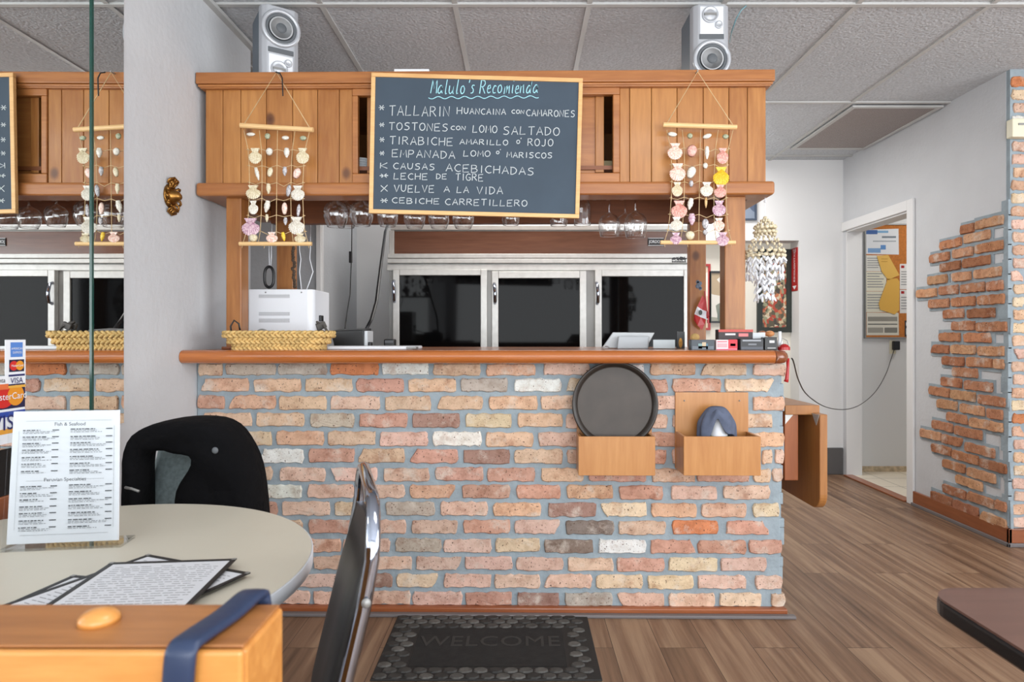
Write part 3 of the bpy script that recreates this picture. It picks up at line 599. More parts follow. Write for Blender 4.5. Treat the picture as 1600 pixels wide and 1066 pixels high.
def subdiv(pts):
    if len(pts) < 3: return pts
    out = [pts[0]]
    for i in range(1, len(pts)-1):
        a, b_, c_ = [Vector(p) for p in (pts[i-1], pts[i], pts[i+1])]
        ang = (b_-a).angle(c_-b_, 0)
        if 0.2 < ang < 1.5: out += [tuple(a.lerp(b_,.75)), tuple(b_.lerp((a+c_)/2, .15)), tuple(b_.lerp(c_,.25))]
        else: out.append(pts[i])
    return out+[pts[-1]]
def word(mb, txt, x0, x1, ytop, ybot, wd=2.6, slope=0.0, slant=0.0, gap=1.3, fn=None):
    fn = fn or (lambda a, b_: cbp(a, b_, 0.0012-0.006+0.0005))
    tot = sum(WD.get(c, 4)+gap for c in txt)-gap; sc = (x1-x0)/tot; h = (ybot-ytop)/6.0; x = x0
    for c in txt:
        if c == ' ': x += 3*sc; continue
        jy = R(-.25,.25)*h
        for st in SF[c]:
            pts = [(x+(p[0]+slant*p[1])*sc, ybot-p[1]*h+slope*(x-x0)+jy) for p in subdiv(st)]
            stroke(mb, pts, wd, fn)
        x += (WD.get(c, 4)+gap)*sc
g = MB(); word(g, "Malulo's Recomienda".replace(' ', '').replace("Malulo'sR", "Malulo's R"), 445, 1125, 140, 222, 2.8, 0, 0.22, 1.0)
stroke(g, [(432+i*8, 248+(7*math.sin(i*0.62))-i*0.07) for i in range(86)], 2.4, lambda a, b_: cbp(a, b_, -0.0045)) 
plab(g.build('chalk_heading', M_chalkb, cb), 'pale blue handwritten heading with a wavy underline')
LINES = [[('*',125,160,292,328),('TALLARIN',190,562,295,356),('H',608,640,308,350),('UANCAINA',652,908,312,348),('CON',945,1022,322,345),('CAMARONES',1035,1335,320,360)],
 [('*',128,160,400,430),('TOSTONES',188,552,400,446),('CON',570,660,422,446),('LOMO',705,855,418,462),('SALTADO',893,1240,424,474)],
 [('*',130,160,490,525),('TIRABICHE',193,583,488,536),('AMARILLO',625,922,502,534),('O',975,995,508,530),("'",998,1006,498,530),('ROJO',1045,1200,500,544)],
 [('*',130,160,576,606),('EMPANADA',208,595,568,614),('LOMO',648,812,572,608),('O',850,868,576,594),("'",868,880,566,592),('MARISCOS',915,1195,582,616)],
 [('K',135,183,648,682),('CAUSAS',215,470,650,688),('ACEBICHADAS',540,1082,654,700)],
 [('*',130,182,715,742),('LECHE',218,427,712,750),('DE',480,545,716,748),('TIGRE',600,770,716,758)],
 [('X',136,180,785,826),('VUELVE',220,468,785,828),('A',527,562,794,830),('LA',607,680,796,834),('VIDA',730,890,795,840)],
 [('*',135,180,866,898),('CEBICHE',207,500,864,898),('CARRETILLERO',535,1040,870,908)]]
for ln in LINES:
    for t_, x0, x1, y0, y1 in ln:
        g = MB(); word(g, t_, x0, x1, y0, y1, 2.5, 0.022 if t_ not in ('ACEBICHADAS',) else 0.05, 0.03, fn=lambda a, b_: cbp(a, b_, -0.0045))
        g.build('chalk_word', M_chalk, cb)

# ================================================================== SHELL HANGINGS
def shellmat(name, a, b_, sc=40):
    m, nt, bb = newmat(name); L = nt.links; bb.inputs['Roughness'].default_value = 0.4
    tc = N(nt, 'ShaderNodeTexCoord'); n = N(nt, 'ShaderNodeTexNoise', i_Scale=sc*4.0, i_Detail=3.0); L.new(tc.outputs['Object'], n.inputs['Vector'])
    r = ramp(nt, [(0.38, lin(a)), (0.62, lin(b_))]); L.new(n.outputs['Fac'], r.inputs[0]); L.new(r.outputs[0], bb.inputs['Base Color']); return m
SM = {'w': shellmat('white_shell', (206,198,184), (232,227,216)), 'c': shellmat('cream_shell', (204,188,152), (228,218,192)), 'p': shellmat('pink_shell', (226,178,160), (244,226,214)), 'k': shellmat('rose_shell', (206,140,130), (232,190,176)),
 'v': shellmat('violet_shell', (176,132,154), (226,200,206)), 'y': shellmat('yellow_shell', (222,176,34), (240,206,70)), 'g': shellmat('green_grey_shell', (140,146,118), (178,180,152)), 'b': shellmat('grey_shell', (150,146,148), (206,202,204)), 't': shellmat('tan_shell', (186,140,84), (222,188,134))}
def shell(mb, kind, p, w_, h_, rot=0.0):
    """p centre (facing -Y), w_,h_ in metres"""
    ca, sa = math.cos(rot), math.sin(rot)
    def P(u, v, d): return (p.x+ca*u-sa*v, p.y-d, p.z+sa*u+ca*v)
    if kind == 's':       # scallop fan with ears
        n = 26; H = h_*0.5; rings = [0.0, 0.3, 0.6, 0.85, 1.0]; hinge = H*0.72; A = 1.95
        vs = []; fs = []
        for t in rings:
            for i in range(n+1):
                a = -A+2*A*i/n; o1 = (1 if i % 2 else -1); rib = 1+0.03*o1*t
                u = w_*0.5*math.sin(a)*rib*t; v = hinge-(H*0.86)*(1+math.cos(a))*t*rib
                d = w_*(0.20*(1-(1-2*abs(t-.42))**2*0.5)*(1-t*t*.85)+0.05*o1*t*(1.15-t))
                vs.append(P(u, v, d))
        m_ = n+1
        for r_ in range(len(rings)-1):
            for i in range(n): fs.append((r_*m_+i, r_*m_+i+1, (r_+1)*m_+i+1, (r_+1)*m_+i))
        back = len(vs); vs.append(P(0, -H*0.1, -0.03*w_)); o_ = (len(rings)-1)*m_
        for i in range(n): fs.append((o_+i, o_+i+1, back))
        mb.add(vs, fs)
        e8 = [(-w_*.34, H), (w_*.34, H), (w_*.2, H*.5), (-w_*.2, H*.5)]
        mb.add([P(u, v, -.02*w_) for u, v in e8]+[P(u, v, .09*w_) for u, v in e8], [(0,1,2,3),(7,6,5,4),(0,4,5,1),(1,5,6,2),(2,6,7,3),(3,7,4,0)])
    elif kind == 'o':     # oval clam
        n = 14; vs = []; fs = []
        for j, t in enumerate((1.0, 0.8, 0.45, 0.0)):
            for i in range(n):
                a = 2*PI*i/n; vs.append(P(w_*.5*math.cos(a)*t*(1+.05*math.sin(3*a)), h_*.5*math.sin(a)*t, min(w_, h_)*.32*math.sqrt(max(0, 1-t*t))))
        for j in range(3):
            for i in range(n): fs.append((j*n+i, j*n+(i+1) % n, (j+1)*n+(i+1) % n, (j+1)*n+i))
        fs.append(tuple(range(n-1,-1,-1))); mb.add(vs, fs)
    else:                 # tapering spiral shell
        rad = w_*.5; M = Matrix.Rotation(0, 3, 'Z'); prof = []
        for i in range(11):
            t = i/10; r_ = rad*(math.sin(PI*min(1, t*0.62+0.06)))*(1-0.55*max(0,t-.45))*(1+.09*math.sin(t*22)); prof.append((max(r_, .0005), -h_*.5+h_*t))
        vs = []; n = 10; fs = []
        for r_, z_ in prof:
            for k in range(n):
                a = 2*PI*k/n; vs.append(P(r_*math.cos(a), z_, r_*math.sin(a)*.8))
        for i in range(10):
            for k in range(n): fs.append((i*n+k, i*n+(k+1) % n, (i+1)*n+(k+1) % n, (i+1)*n+k))
        fs += [tuple(range(n-1,-1,-1)), tuple(range(10*n, 11*n))]; mb.add(vs, fs)
LEFT = [(392,210,14,6,'o','w',0),(418,213,9,10,'o','g',0),(446,215.5,12,7,'o','w',0),(473.7,216,11,8,'o','g',0),
 (399,244,20,24,'s','c',0),(421,237,11,13,'o','w',0),(448,239,10,15,'t','w',0),(473,244,20,24,'s','c',0),(402,272,7,20,'t','w',.25),(422,269,9,16,'o','c',-.2),(445,268,8,14,'t','b',0),(464,271,12,18,'o','p',-.4),
 (396,300.5,23,21,'s','c',0),(419.5,295,8,16,'t','c',0),(451,298,8,20,'o','b',-.15),(465.5,302,21,23,'s','w',0),(396,324.5,15,21,'s','w',0),(417,323,10,19,'t','w',-.2),(444.6,326,9,20,'o','p',0),(466.4,329,6,21,'o','b',-.1),
 (392,355,28,27,'s','v',0),(417,341,6,12,'t','c',0),(446,346,7,12,'t','b',0),(463.6,353,25,27,'s','w',0),(396,372,14,13,'o','c',0),(425,371,18,16,'s','p',0),(443,370,7,14,'t','y',.2),(469,372,18,14,'s','c',0)]
RIGHT = [(1050.6,210,15,8,'o','w',-.1),(1078,212.5,9,9,'o','g',0),(1105,213,15,8,'o','w',.35),(1133.7,213.5,10,8,'o','g',0),(1054.5,237,23,25,'s','p',0),(1081,236,16,20,'o','k',-.2),(1104.7,239,8,20,'t','w',0),(1129,244,18,24,'s','k',0),
 (1058.5,269.5,25,27,'s','p',0),(1080,269.5,14,21,'o','w',-.4),(1102,259,8,10,'o','w',0),(1126.4,276,25,29,'s','y',0),(1058,296,17,22,'s','c',0),(1080,287,7,11,'o','b',0),(1104,296,20,22,'s','w',0),(1125,299,19,20,'s','k',0),
 (1061,327.6,25,27,'s','k',0),(1078.5,319,10,18,'t','w',-.2),(1103,317,5,16,'t','t',0),(1123.4,326,21,24,'s','v',0),(1057,350,19,21,'s','w',0),(1081,343,12,18,'t','v',0),(1102,350,11,17,'o','b',0),(1123,351,18,20,'s','p',0),
 (1056,373,18,18,'s','v',0),(1078,368,15,15,'o','c',0),(1102,363,8,9,'o','b',0),(1129,374,20,21,'s','v',0)]
def hanging(shells, x0, x1, ya, yb, ybot, xb0_, xb1_, apex, label):
    d = -0.045; Yh = bY((x0+x1)/2, d); base = W((x0+x1)/2, ybot, Yh)
    t = thing('shell_hanging', label, 'wall hanging', base, 0, 'shell hangings on the canopy')
    for k, (a, b_, y0, y1) in enumerate(((x0, x1, ya, yb), (xb0_, xb1_, ybot, ybot))):
        g = MB(); g.tube([W(a, y0, Yh), W(b_, y1, Yh)], 0.0105 if k == 0 else 0.009, 12); g.build('dowel', M_dowel, t, smooth=False)
    for (px_, py_, w_, h_, kd, cl, ro) in shells:
        g = MB(); shell(g, kd, W(px_, py_, Yh-0.006), w_*Yh/FPX, h_*Yh/FPX, ro)
        g.build('shell', SM[cl], t, smooth=(kd != 's'))
    g = MB(); r = 0.0022
    g.tube([W(x0+6, ya-2, Yh), W(*apex, Yh+0.001), W(x1-5, yb-2, Yh)], r, 6)
    ys = [ya+8+(ybot-ya-8)*q_ for q_ in (0, .165, .31, .46, .60, .75, .89, 1)]
    cols = [0.03, 0.25, 0.51, 0.76, 0.97]
    def col(c_, q_): 
        f = 0.5+(c_-0.5)*(0.96-0.18*math.sin(PI*min(1, max(0, q_)))**0.5); return (x0+(x1-x0)*f)*(1-q_)+(xb0_+(xb1_-xb0_)*f)*q_
    qs = (0, .165, .31, .46, .60, .75, .89, 1)
    for c_ in cols: g.tube([W(col(c_, q_), y, Yh+0.002) for q_, y in zip(qs, ys)], 0.0016, 5)
    for q_, y in list(zip(qs, ys))[1:-1]:
        pts = []
        for i in range(len(cols)-1):
            a, b_ = col(cols[i], q_), col(cols[i+1], q_)
            pts += [W(a-(3 if i == 0 else 0), y+R(-1,1), Yh+0.002), W((a+b_)/2, y+R(2,6), Yh+0.003)]
        pts.append(W(col(cols[-1], q_)+3, y, Yh+0.002)); g.tube(pts, 0.0016, 5)
        for c_ in (cols[0], cols[-1]): g.ball(W(col(c_, q_), y, Yh+0.001), 0.0042, n=6, m=4)
    # tassels below
    for c_ in (cols[0], .35, cols[-1]): g.tube([W(col(c_, 1), ybot, Yh), W(col(c_, 1)+R(-2,2), ybot+7, Yh)], 0.0013, 5)
    g.build('netting', M_string, t, smooth=True)
    h = W(*apex, Yh); g = MB().tube([h+Vector((0,0.03,0.004)), h+Vector((0,-0.004,0.002))], 0.003, 8); g.build('nail', M_alud, t)
    return t
h1 = hanging(LEFT, 375.5, 489.5, 196, 203, 381, 374, 487, (432, 113), 'white and cream seashell hanging with knotted twine, left of the chalkboard')
hanging(RIGHT, 1036, 1151, 195, 199, 379, 1032, 1149, (1090, 112), 'pink and violet seashell hanging with one yellow shell, right of the chalkboard')
g = MB().tube([W(431,113,2.70), W(437,114,2.695), W(441,122,2.695), W(442,150,2.70)], 0.003, 6); g.build('dark_tie', M_black, h1)

# ---- shell chandelier at the right end
Yc = 2.80; Cx = W(1195.5, 400, Yc)
def cz(y): return CAMH-(y-VY)*Yc/FPX
ch = thing('shell_chandelier', 'tiered cowrie shell wind chime hanging from the right end of the canopy', 'wind chime', (Cx.x, Yc, cz(478)))
MB().tube([(Cx.x, Yc, zle0+0.003), (Cx.x, Yc, cz(340))], 0.0015, 6).ball((Cx.x, Yc, cz(315)), 0.006).build('hanging_cord', M_white, ch)
def ring(mb, r, y, n, s, ph=0):
    for k in range(n):
        a = 2*PI*(k+ph)/n; mb.ball((Cx.x+r*math.cos(a), Yc+r*math.sin(a), cz(y)+R(-.002,.002)), s*1.25, s, s*0.9, 8, 5, Matrix.Rotation(a+PI/2, 3, 'Z'))
for (ra, ya, rb, yb_, n) in ((0.004, 341, 0.042, 354, 10), (0.042, 368, 0.078, 392, 14)):
    g = MB()
    for k in range(n):
        a = 2*PI*k/n
        for i in range(4): 
            t_ = i/3; a2 = a+0.2*(i % 2); rr = ra+(rb-ra)*t_
            g.ball((Cx.x+rr*math.cos(a2), Yc+rr*math.sin(a2), cz(ya+(yb_-ya)*t_)), 0.0055, 0.0055, 0.008, 6, 4)
    ring(g, rb, yb_+2, n+4, 0.0085); ring(g, rb+0.002, yb_+9, n+4, 0.0085, .5)
    g.build('cowrie_tier', SM['c'], ch, smooth=True)
def strand(r, a, ya, n, s):
    g = MB()
    for i in range(n):
        for sd in (-1, 1):
            M = Matrix.Rotation(a+PI/2+R(-.5,.5), 3, 'Z')@Matrix.Rotation(sd*R(.25,.8), 3, 'Y')@Matrix.Rotation(R(-.3,.3), 3, 'X')
            g.ball(Vector((Cx.x+r*math.cos(a), Yc+r*math.sin(a), cz(ya+i*12+R(-2.5,2.5))))+M@Vector((0,0,-s*0.9)), s*R(.3,.42), s*0.22, s*R(.85,1.1), 6, 5, M)
    g.build('shell_strand', M_white if n == 3 else SM['w'], ch, smooth=True)
for k in range(18): strand(0.074, 2*PI*k/18, 404, 3, 0.017)
for k in range(10): strand(0.036, 2*PI*k/10+.2, 436, 3, 0.018)

# ================================================================== STEMWARE
def glass(name, bw, bh, mouth, total, label, px_, ymouth, d, group='stemware hanging in the canopy rack'):
    """upside-down wine glass, mouth at origin"""
    r = bw/2
    prof = [(mouth/2, 0), (mouth/2+0.002+(r-mouth/2)*.4, bh*.18), (r*.985, bh*.4), (r, bh*.55), (r*.93, bh*.72), (r*.72, bh*.88), (r*.36, bh*.97), (0.008, bh+.004)]
    t = thing(name, label, 'wine glass', (0,0,0), 0, group)
    MB().lathe(prof, 24, caps=False).lathe([(mouth/2-.0012, 0), (mouth/2+.0012, 0), (mouth/2+.0012, .003), (mouth/2-.0012, .003), (mouth/2-.0012, 0)], 24, caps=False).build('bowl', M_glass, t, local=True, smooth=True)
    MB().lathe([(0.007, bh+.003), (0.0042, bh+.012), (0.004, total-.012), (0.008, total-.004)], 10).build('stem', M_glass, t, local=True, smooth=True)
    MB().lathe([(0.008, total-.004), (0.036, total-.001), (0.037, total)], 24).build('foot', M_glass, t, local=True, smooth=True)
    return t
ZR = 1.9165
def place(px_, ym, d, bw, bh, mouth, label):
    p = BW(px_, ym, d); t = glass('wine_glass', bw, bh, mouth, ZR-p.z, label, px_, ym, d); t.location = p; return t
G = [(525,355,.24,.118,.122,.078,'large balloon glass, leftmost in the hanging row'),(541,356,.40,.112,.118,.076,'balloon glass half hidden behind the leftmost one in the row'),(565,353,.24,.116,.118,.078,'balloon glass beside the lower left corner of the chalkboard'),
 (606,354,.22,.10,.10,.07,'first rounded glass under the chalkboard edge, counting from the left'),(648,357,.22,.104,.10,.07,'second rounded glass under the chalkboard edge, counting from the left'),(686,357,.24,.104,.10,.07,'third rounded glass under the chalkboard edge, counting from the left'),(724,357,.22,.106,.10,.072,'fourth rounded glass under the chalkboard edge, counting from the left'),
 (798,352,.26,.09,.10,.07,'lone glass under the middle right of the chalkboard edge'),(873,353,.26,.088,.10,.075,'glass just left of the tall flute by the chalkboard corner'),
 (910,352,.18,.078,.125,.074,'tall narrow glass at the lower right corner of the chalkboard'),(952,369,.17,.099,.102,.08,'clear wine glass, left one of the group right of the chalkboard'),(977,368,.34,.094,.102,.078,'wine glass at the back of the group right of the chalkboard'),(993,371,.16,.106,.115,.084,'large wine glass, rightmost of the hanging row')]
for a in G: place(*a)

# ================================================================== SPEAKERS
def speaker(loc, rot, flip, label):
    t = thing('loudspeaker', label, 'speaker', loc, rot, 'bookshelf speakers on the canopy'); H, Wd, D = 0.328, 0.172, 0.2
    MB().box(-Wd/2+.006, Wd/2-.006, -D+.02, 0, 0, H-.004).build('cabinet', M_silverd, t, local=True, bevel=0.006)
    pf = [(-Wd/2, -D+.03), (-Wd/2+.008, -D), (-Wd/2+.028, -D-.016), (Wd/2-.028, -D-.016), (Wd/2-.008, -D), (Wd/2, -D+.03)]
    MB().prism(pf, 0.0, H, lambda u, v, z: (u, v, z)).build('front_baffle', M_silver, t, local=True, bevel=0.005)
    yf = -D-.016; zw = H-.098 if flip else 0.084; zt_ = 0.046 if flip else H-.05; zs = 0.072 if flip else H-.088
    M = Matrix.Rotation(PI/2, 3, 'X')
    wf = MB().lathe([(.083, -.004), (.085, .006), (.079, .014), (.068, .012), (.066, .004)], 36, M, (0, yf, zw), False).build('woofer_rim', M_silver, t, local=True, smooth=True)
    MB().lathe([(.067, .002), (.066, .007), (.058, .009), (.052, .003), (.0515, .001)], 36, M, (0, yf, zw), True).build('surround', M_cone, wf, local=True, smooth=True)
    MB().lathe([(.051, .0095), (.049, .0105), (.03, .0055), (.024, .004)], 36, M, (0, yf, zw), True).build('cone', M_conel, wf, local=True, smooth=True)
    MB().lathe([(.025, .006), (.02, .0125), (.01, .0155), (.001, .016)], 24, M, (0, yf, zw), True).build('dust_cap', M_cone, wf, local=True, smooth=True)
    zc = (zw-.1 if flip else zw+.1)
    MB().box(-.055, .055, yf-.002, yf+.01, zc-.012, zc+.012).build('port_slot', M_cone, t, local=True, bevel=0.003)
    MB().box(-.052, .052, yf-.003, yf+.01, min(zt_, zs)-.045, max(zt_, zs)+.04).build('tweeter_plate', M_white, t, local=True, bevel=0.004)
    tw = MB().lathe([(.036, 0), (.036, .007), (.031, .009), (.028, .003), (.02, .006), (.004, .009)], 28, M, (-.008, yf-.003, zt_), True).build('tweeter', M_silver, t, local=True, smooth=True)
    MB().box(-.034, .018, yf-.0125, yf-.008, zt_-.004, zt_+.006).build('tweeter_bar', M_alud, tw, local=True)
    MB().lathe([(.017, 0), (.017, .006), (.012, .008), (.008, .003), (.002, .004)], 20, M, (.03, yf-.003, zs+(.008 if flip else -.006)), True).build('super_tweeter', M_silver, t, local=True, smooth=True)
    return t
p = W(436, 110, 2.86); speaker((p.x-.105, 3.03, zt+.001), math.radians(33), True, 'silver speaker with its woofer on top, on the left end of the canopy')
p = W(1106, 108, 2.84); speaker((p.x+.012, 3.04, zt+.001), 0, False, 'silver speaker with its woofer at the bottom, on the right end of the canopy')

# ================================================================== COOLER
YF = 4.60
def WX(px_, Y=YF): return (px_-VX)*Y/FPX
def WZ(py_, Y=YF): return CAMH-(py_-VY)*Y/FPX
co = thing('reach_in_cooler', 'wide three-door aluminium display cooler with a walnut sign panel, behind the bar', 'refrigerator', (0.14, YF+.4, 0))
x0, x1 = WX(608), WX(1076)
MB().box(x0+.005, x1, YF+.03, YF+.78, 0, WZ(353)).build('body', M_alu, co, bevel=.004)
MB().box(x0+.01, x1, YF, YF+.03, WZ(359.5), WZ(352)).box(x0, x0+.035, YF-.002, YF+.03, WZ(397), WZ(360)).build('top_trim', M_alu, co, bevel=.003)
sp = MB().box(x0+.036, x1, YF+.012, YF+.03, WZ(396.5), WZ(361)).build('sign_panel', M_sign, co, bevel=.002)
MB().box(WX(1012.5), WX(1037), YF+.004, YF+.013, WZ(384), WZ(371.5)).build('logo_plate', M_black, sp, bevel=.004) if False else None
g = MB().box(x0-.01, x1, YF-.02, YF+.03, WZ(404), WZ(397)).box(x0-.01, x1, YF-.026, YF+.03, WZ(411.8), WZ(405)).box(x0-.015, x1, YF-.01, YF+.03, WZ(423), WZ(413.5)); g.build('header_rails', M_alu, co, bevel=.003)
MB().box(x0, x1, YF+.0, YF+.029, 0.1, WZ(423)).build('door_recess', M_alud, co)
MB().box(x0, x1, YF-.01, YF+.03, 0.0, 0.16).build('kick_plate', M_alu, co)
def cdoor(a, b_, top, ga, gb, gt, ang, label, hx, hy0, hy1):
    xa, xb = WX(a), WX(b_); zt_ = WZ(top); zb_ = 0.2
    pv = bpy.data.objects.new('cooler_door', None)
    g = MB().box(xa, WX(ga), YF-.045, YF-.002, zb_, zt_).box(WX(gb), xb, YF-.045, YF-.002, zb_, zt_).box(WX(ga), WX(gb), YF-.045, YF-.002, WZ(gt), zt_).box(WX(ga), WX(gb), YF-.045, YF-.002, zb_, zb_+.06)
    if ang:
        Mx = Matrix.Translation((xb, YF, 0))@Matrix.Rotation(ang, 4, 'Z')@Matrix.Translation((-xb, -YF, 0)); tf = lambda mb: setattr(mb, 'v', [tuple(Mx@Vector(v)) for v in mb.v])
    else: tf = lambda mb: None
    tf(g); dr = plab(g.build('door', M_alu, co, bevel=.004), label)
    def ch_(o_): o_.parent = dr; return o_
    g = MB().box(WX(ga)-.004, WX(gb)+.004, YF-.03, YF-.018, zb_+.05, WZ(gt)+.004); tf(g); sub(g, 'glass_pane', M_cglass, dr, co)
    g = MB().tube([(WX(hx), YF-.045, WZ(hy0)), (WX(hx), YF-.075, WZ(hy0)-.01), (WX(hx)+.006, YF-.085, (WZ(hy0)+WZ(hy1))/2), (WX(hx)+.006, YF-.075, WZ(hy1)+.01), (WX(hx)+.004, YF-.045, WZ(hy1))], (0.012), 8); tf(g); sub(g, 'handle', M_steel, dr, co, True)
def sub(mb, name, m, par, top, smooth=False, bevel=0):
    """a sub-part: built in world space, parented under a part of `top`"""
    inv = PM[top.name].inverted(); mb.v = [tuple(inv@Vector(v)) for v in mb.v]
    return mb.build(name, m, par, local=True, smooth=smooth, bevel=bevel)
cdoor(615.5, 761.5, 421.7, 625.6, 751.4, 431.4, 0, 'left cooler door', 617.5, 440, 472)
cdoor(768.6, 915.3, 424.5, 779, 905, 435.7, -0.02, 'middle cooler door, slightly ajar', 773, 444, 474)
cdoor(928.4, 1074.6, 422.5, 939, 1066, 433, 0, 'right cooler door', 931, 443, 475)

def textmesh(txt, size, place_fn, name, m, parent, top=None, align='CENTER', ext=0.0, space=1.0):
    cu = bpy.data.curves.new('txt', 'FONT'); cu.body = txt; cu.size = size; cu.align_x = align; cu.align_y = 'CENTER'; cu.extrude = ext; cu.space_character = space; cu.resolution_u = 3
    ob = bpy.data.objects.new('txt', cu); scene.collection.objects.link(ob); bpy.context.view_layer.update()
    me = bpy.data.meshes.new_from_object(ob.evaluated_get(bpy.context.evaluated_depsgraph_get()))
    mb = MB(); mb.v = [tuple(place_fn(v.co.x, v.co.y, v.co.z)) for v in me.vertices]; mb.f = [list(p.vertices) for p in me.polygons]; mb.c = [(1,1,1,1)]*len(mb.f)
    bpy.data.objects.remove(ob); bpy.data.curves.remove(cu); bpy.data.meshes.remove(me)
    if name is None: return mb
    return sub(mb, name, m, parent, top) if top else mb.build(name, m, parent)
lp = MB().box(WX(1012.5), WX(1037.5), YF+.004, YF+.013, WZ(384), WZ(371.5)); lpo = sub(lp, 'logo_plate', M_black, sp, co, bevel=.003)
cx_, cz_ = (WX(1012.5)+WX(1037.5))/2, (WZ(384)+WZ(371.5))/2
textmesh('JORDON', 0.03, lambda x, y, z: (cx_+x*.82, YF+.0035, cz_+y), 'logo_lettering', M_white, co)
g = MB().box(WX(1012.8), WX(1037.2), YF+.0032, YF+.0036, WZ(372.4), WZ(371.8)).box(WX(1012.8), WX(1037.2), YF+.0032, YF+.0036, WZ(383.8), WZ(383.2)); g.build('logo_border', M_white, co)
g = MB()
for i in range(9):
    xx = 1050+i*2.5
    g.add([W(xx, 401+R(0,3), YF-.0265), W(xx+2.6, 400.5+R(0,3), YF-.0265), W(xx+3, 404+R(0,3), YF-.0265), W(xx-.4, 406+R(0,2), YF-.0265)], [(0,1,2,3)])
    g.add([W(xx, 406+R(0,2), YF-.0265), W(xx+2, 407.5, YF-.0265), W(xx+1.6, 410.6, YF-.0265), W(xx-.3, 410, YF-.0265)], [(0,1,2,3)])
g.build('badge', M_black, co)

# ================================================================== THINGS ON THE BAR
ZT = 1.1307
# basket
pb_ = BW(437, 548, -0.048); bx, by = pb_.x, pb_.y
bk_t = thing('woven_basket', 'long shallow woven straw basket at the left end of the bar counter', 'basket', (bx, by, ZT))
def rrect(hw, hd, r, n=10):
    pts = []
    for cx_, cy_, a0 in ((hw-r, hd-r, 0), (-hw+r, hd-r, PI/2), (-hw+r, -hd+r, PI), (hw-r, -hd+r, 1.5*PI)):
        for i in range(n+1): a = a0+PI/2*i/n; pts.append((cx_+r*math.cos(a), cy_+r*math.sin(a)))
    return pts
def resample(pts, m_):
    P_ = [Vector((*p, 0)) for p in pts]; P_.append(P_[0]); L_ = [0]
    for a, b_ in zip(P_, P_[1:]): L_.append(L_[-1]+(b_-a).length)
    out = []; j = 0
    for k in range(m_):
        s = L_[-1]*k/m_
        while L_[j+1] < s: j += 1
        f = (s-L_[j])/max(1e-9, L_[j+1]-L_[j]); a = P_[j].lerp(P_[j+1], f); t_ = (P_[j+1]-P_[j]).normalized(); out.append((a.x, a.y, t_.y, -t_.x))
    return out
for row in range(3):
    f = row/2; hw, hd = 0.186+.034*f, 0.056+.014*f; zc = 0.013+row*0.0265; pth = resample(rrect(hw, hd, .045), 180)
    g = MB()
    for ph in range(3):
        pts = []
        for k, (x, y, nx, ny) in enumerate(pth):
            th = 2*PI*(k/180*16+ph/3); pts.append((x+nx*.006*math.sin(2*th), y+ny*.006*math.sin(2*th), zc+.0105*math.sin(th)))
        g.tube(pts, (0.0062), 6, True)
    g.build('woven_band', M_straw, bk_t, local=True, smooth=True)
MB().prism([(a, b_) for a, b_, _, _ in resample(rrect(.18, .052, .04), 60)], 0.002, 0.01, lambda u, v, z: (u, v, z)).build('base', M_straw, bk_t, local=True)
g = MB()
for k in range(7): g.ball((bx-.065+R(-.03,.03), by+R(-.02,.02), ZT+.055+R(0,.02)), R(.018,.028), R(.015,.02), R(.014,.02))
tag(g.build('crumpled_cloth', mat('grey_blue_cloth', (146, 146, 142), 0.95, var=0.35, vscale=25), smooth=True, sub=1), 'crumpled grey cloth lying in the straw basket', 'cloth')
tag(MB().tube([(bx-.19, by-.02, ZT+.02), (bx-.2, by-.02, ZT+.1), (bx-.185, by-.02, ZT+.125), (bx-.165, by-.02, ZT+.11), (bx-.16, by-.01, ZT+.06)], .004, 6).build('charger_cable', M_black, smooth=True), 'small black cable loop sticking up from the left end of the basket', 'cable')
g = MB()
for k in range(6): g.obox((bx+.19+R(-.025,.025), by+R(-.01,.03), ZT+.075+R(-.02,.03)), (R(.015,.04), .012, R(.012,.03)), Matrix.Rotation(R(-1,1), 3, 'Y'))
g.tube([(bx+.15, by+.02, ZT+.12), (bx+.19, by, ZT+.1), (bx+.215, by-.01, ZT+.06)], .006, 6)
tag(g.build('tangled_charger', mat('grey_black_cord', (70, 66, 62), 0.6, var=0.5, vscale=30), bevel=.003), 'tangled dark charger in the right end of the basket', 'charger')
# white appliance
Ya = 3.05; wa = thing('white_appliance', 'white metal box appliance with perforated vents, behind the straw basket', 'appliance', (W(437, 0, Ya).x, Ya+.1, ZT))
xa, xb = W(388,0,Ya).x, W(490,0,Ya).x; zt_ = W(0, 452, Ya).z
g = MB(); rr = .03
pf = [(xa, Ya), (xb-rr, Ya)]+[(xb-rr+rr*math.sin(PI/2*i/6), Ya+rr-rr*math.cos(PI/2*i/6)) for i in range(1, 7)]+[(xb, Ya+.25), (xa, Ya+.25)]
g.prism(pf, ZT+.008, zt_, lambda u, v, z: (u, v, z)).build('housing', M_white, wa, bevel=.004)
M_perf = perfmat('vent_holes', (222, 224, 228), (120, 122, 126), 170, 170, 'xz', 0.3)
for ya_, yb_ in ((460, 465.5), (488, 493.5), (498, 504)): MB().box(W(404.5,0,Ya).x, W(452.5,0,Ya).x, Ya-.0015, Ya, W(0,yb_,Ya).z, W(0,ya_,Ya).z).build('vent_strip', M_perf, wa)
for px_ in (415, 471): MB().ball(W(px_, 457, Ya), .004, .003, .004).build('screw', M_alud, wa)
for x in (xa+.03, xb-.03): MB().box(x-.012, x+.012, Ya+.03, Ya+.22, ZT, ZT+.0085).build('foot', M_black, wa)
MB().box(xb, xb+.012, Ya+.08, Ya+.12, ZT+.13, ZT+.16).build('power_socket', M_black, wa, bevel=.003)
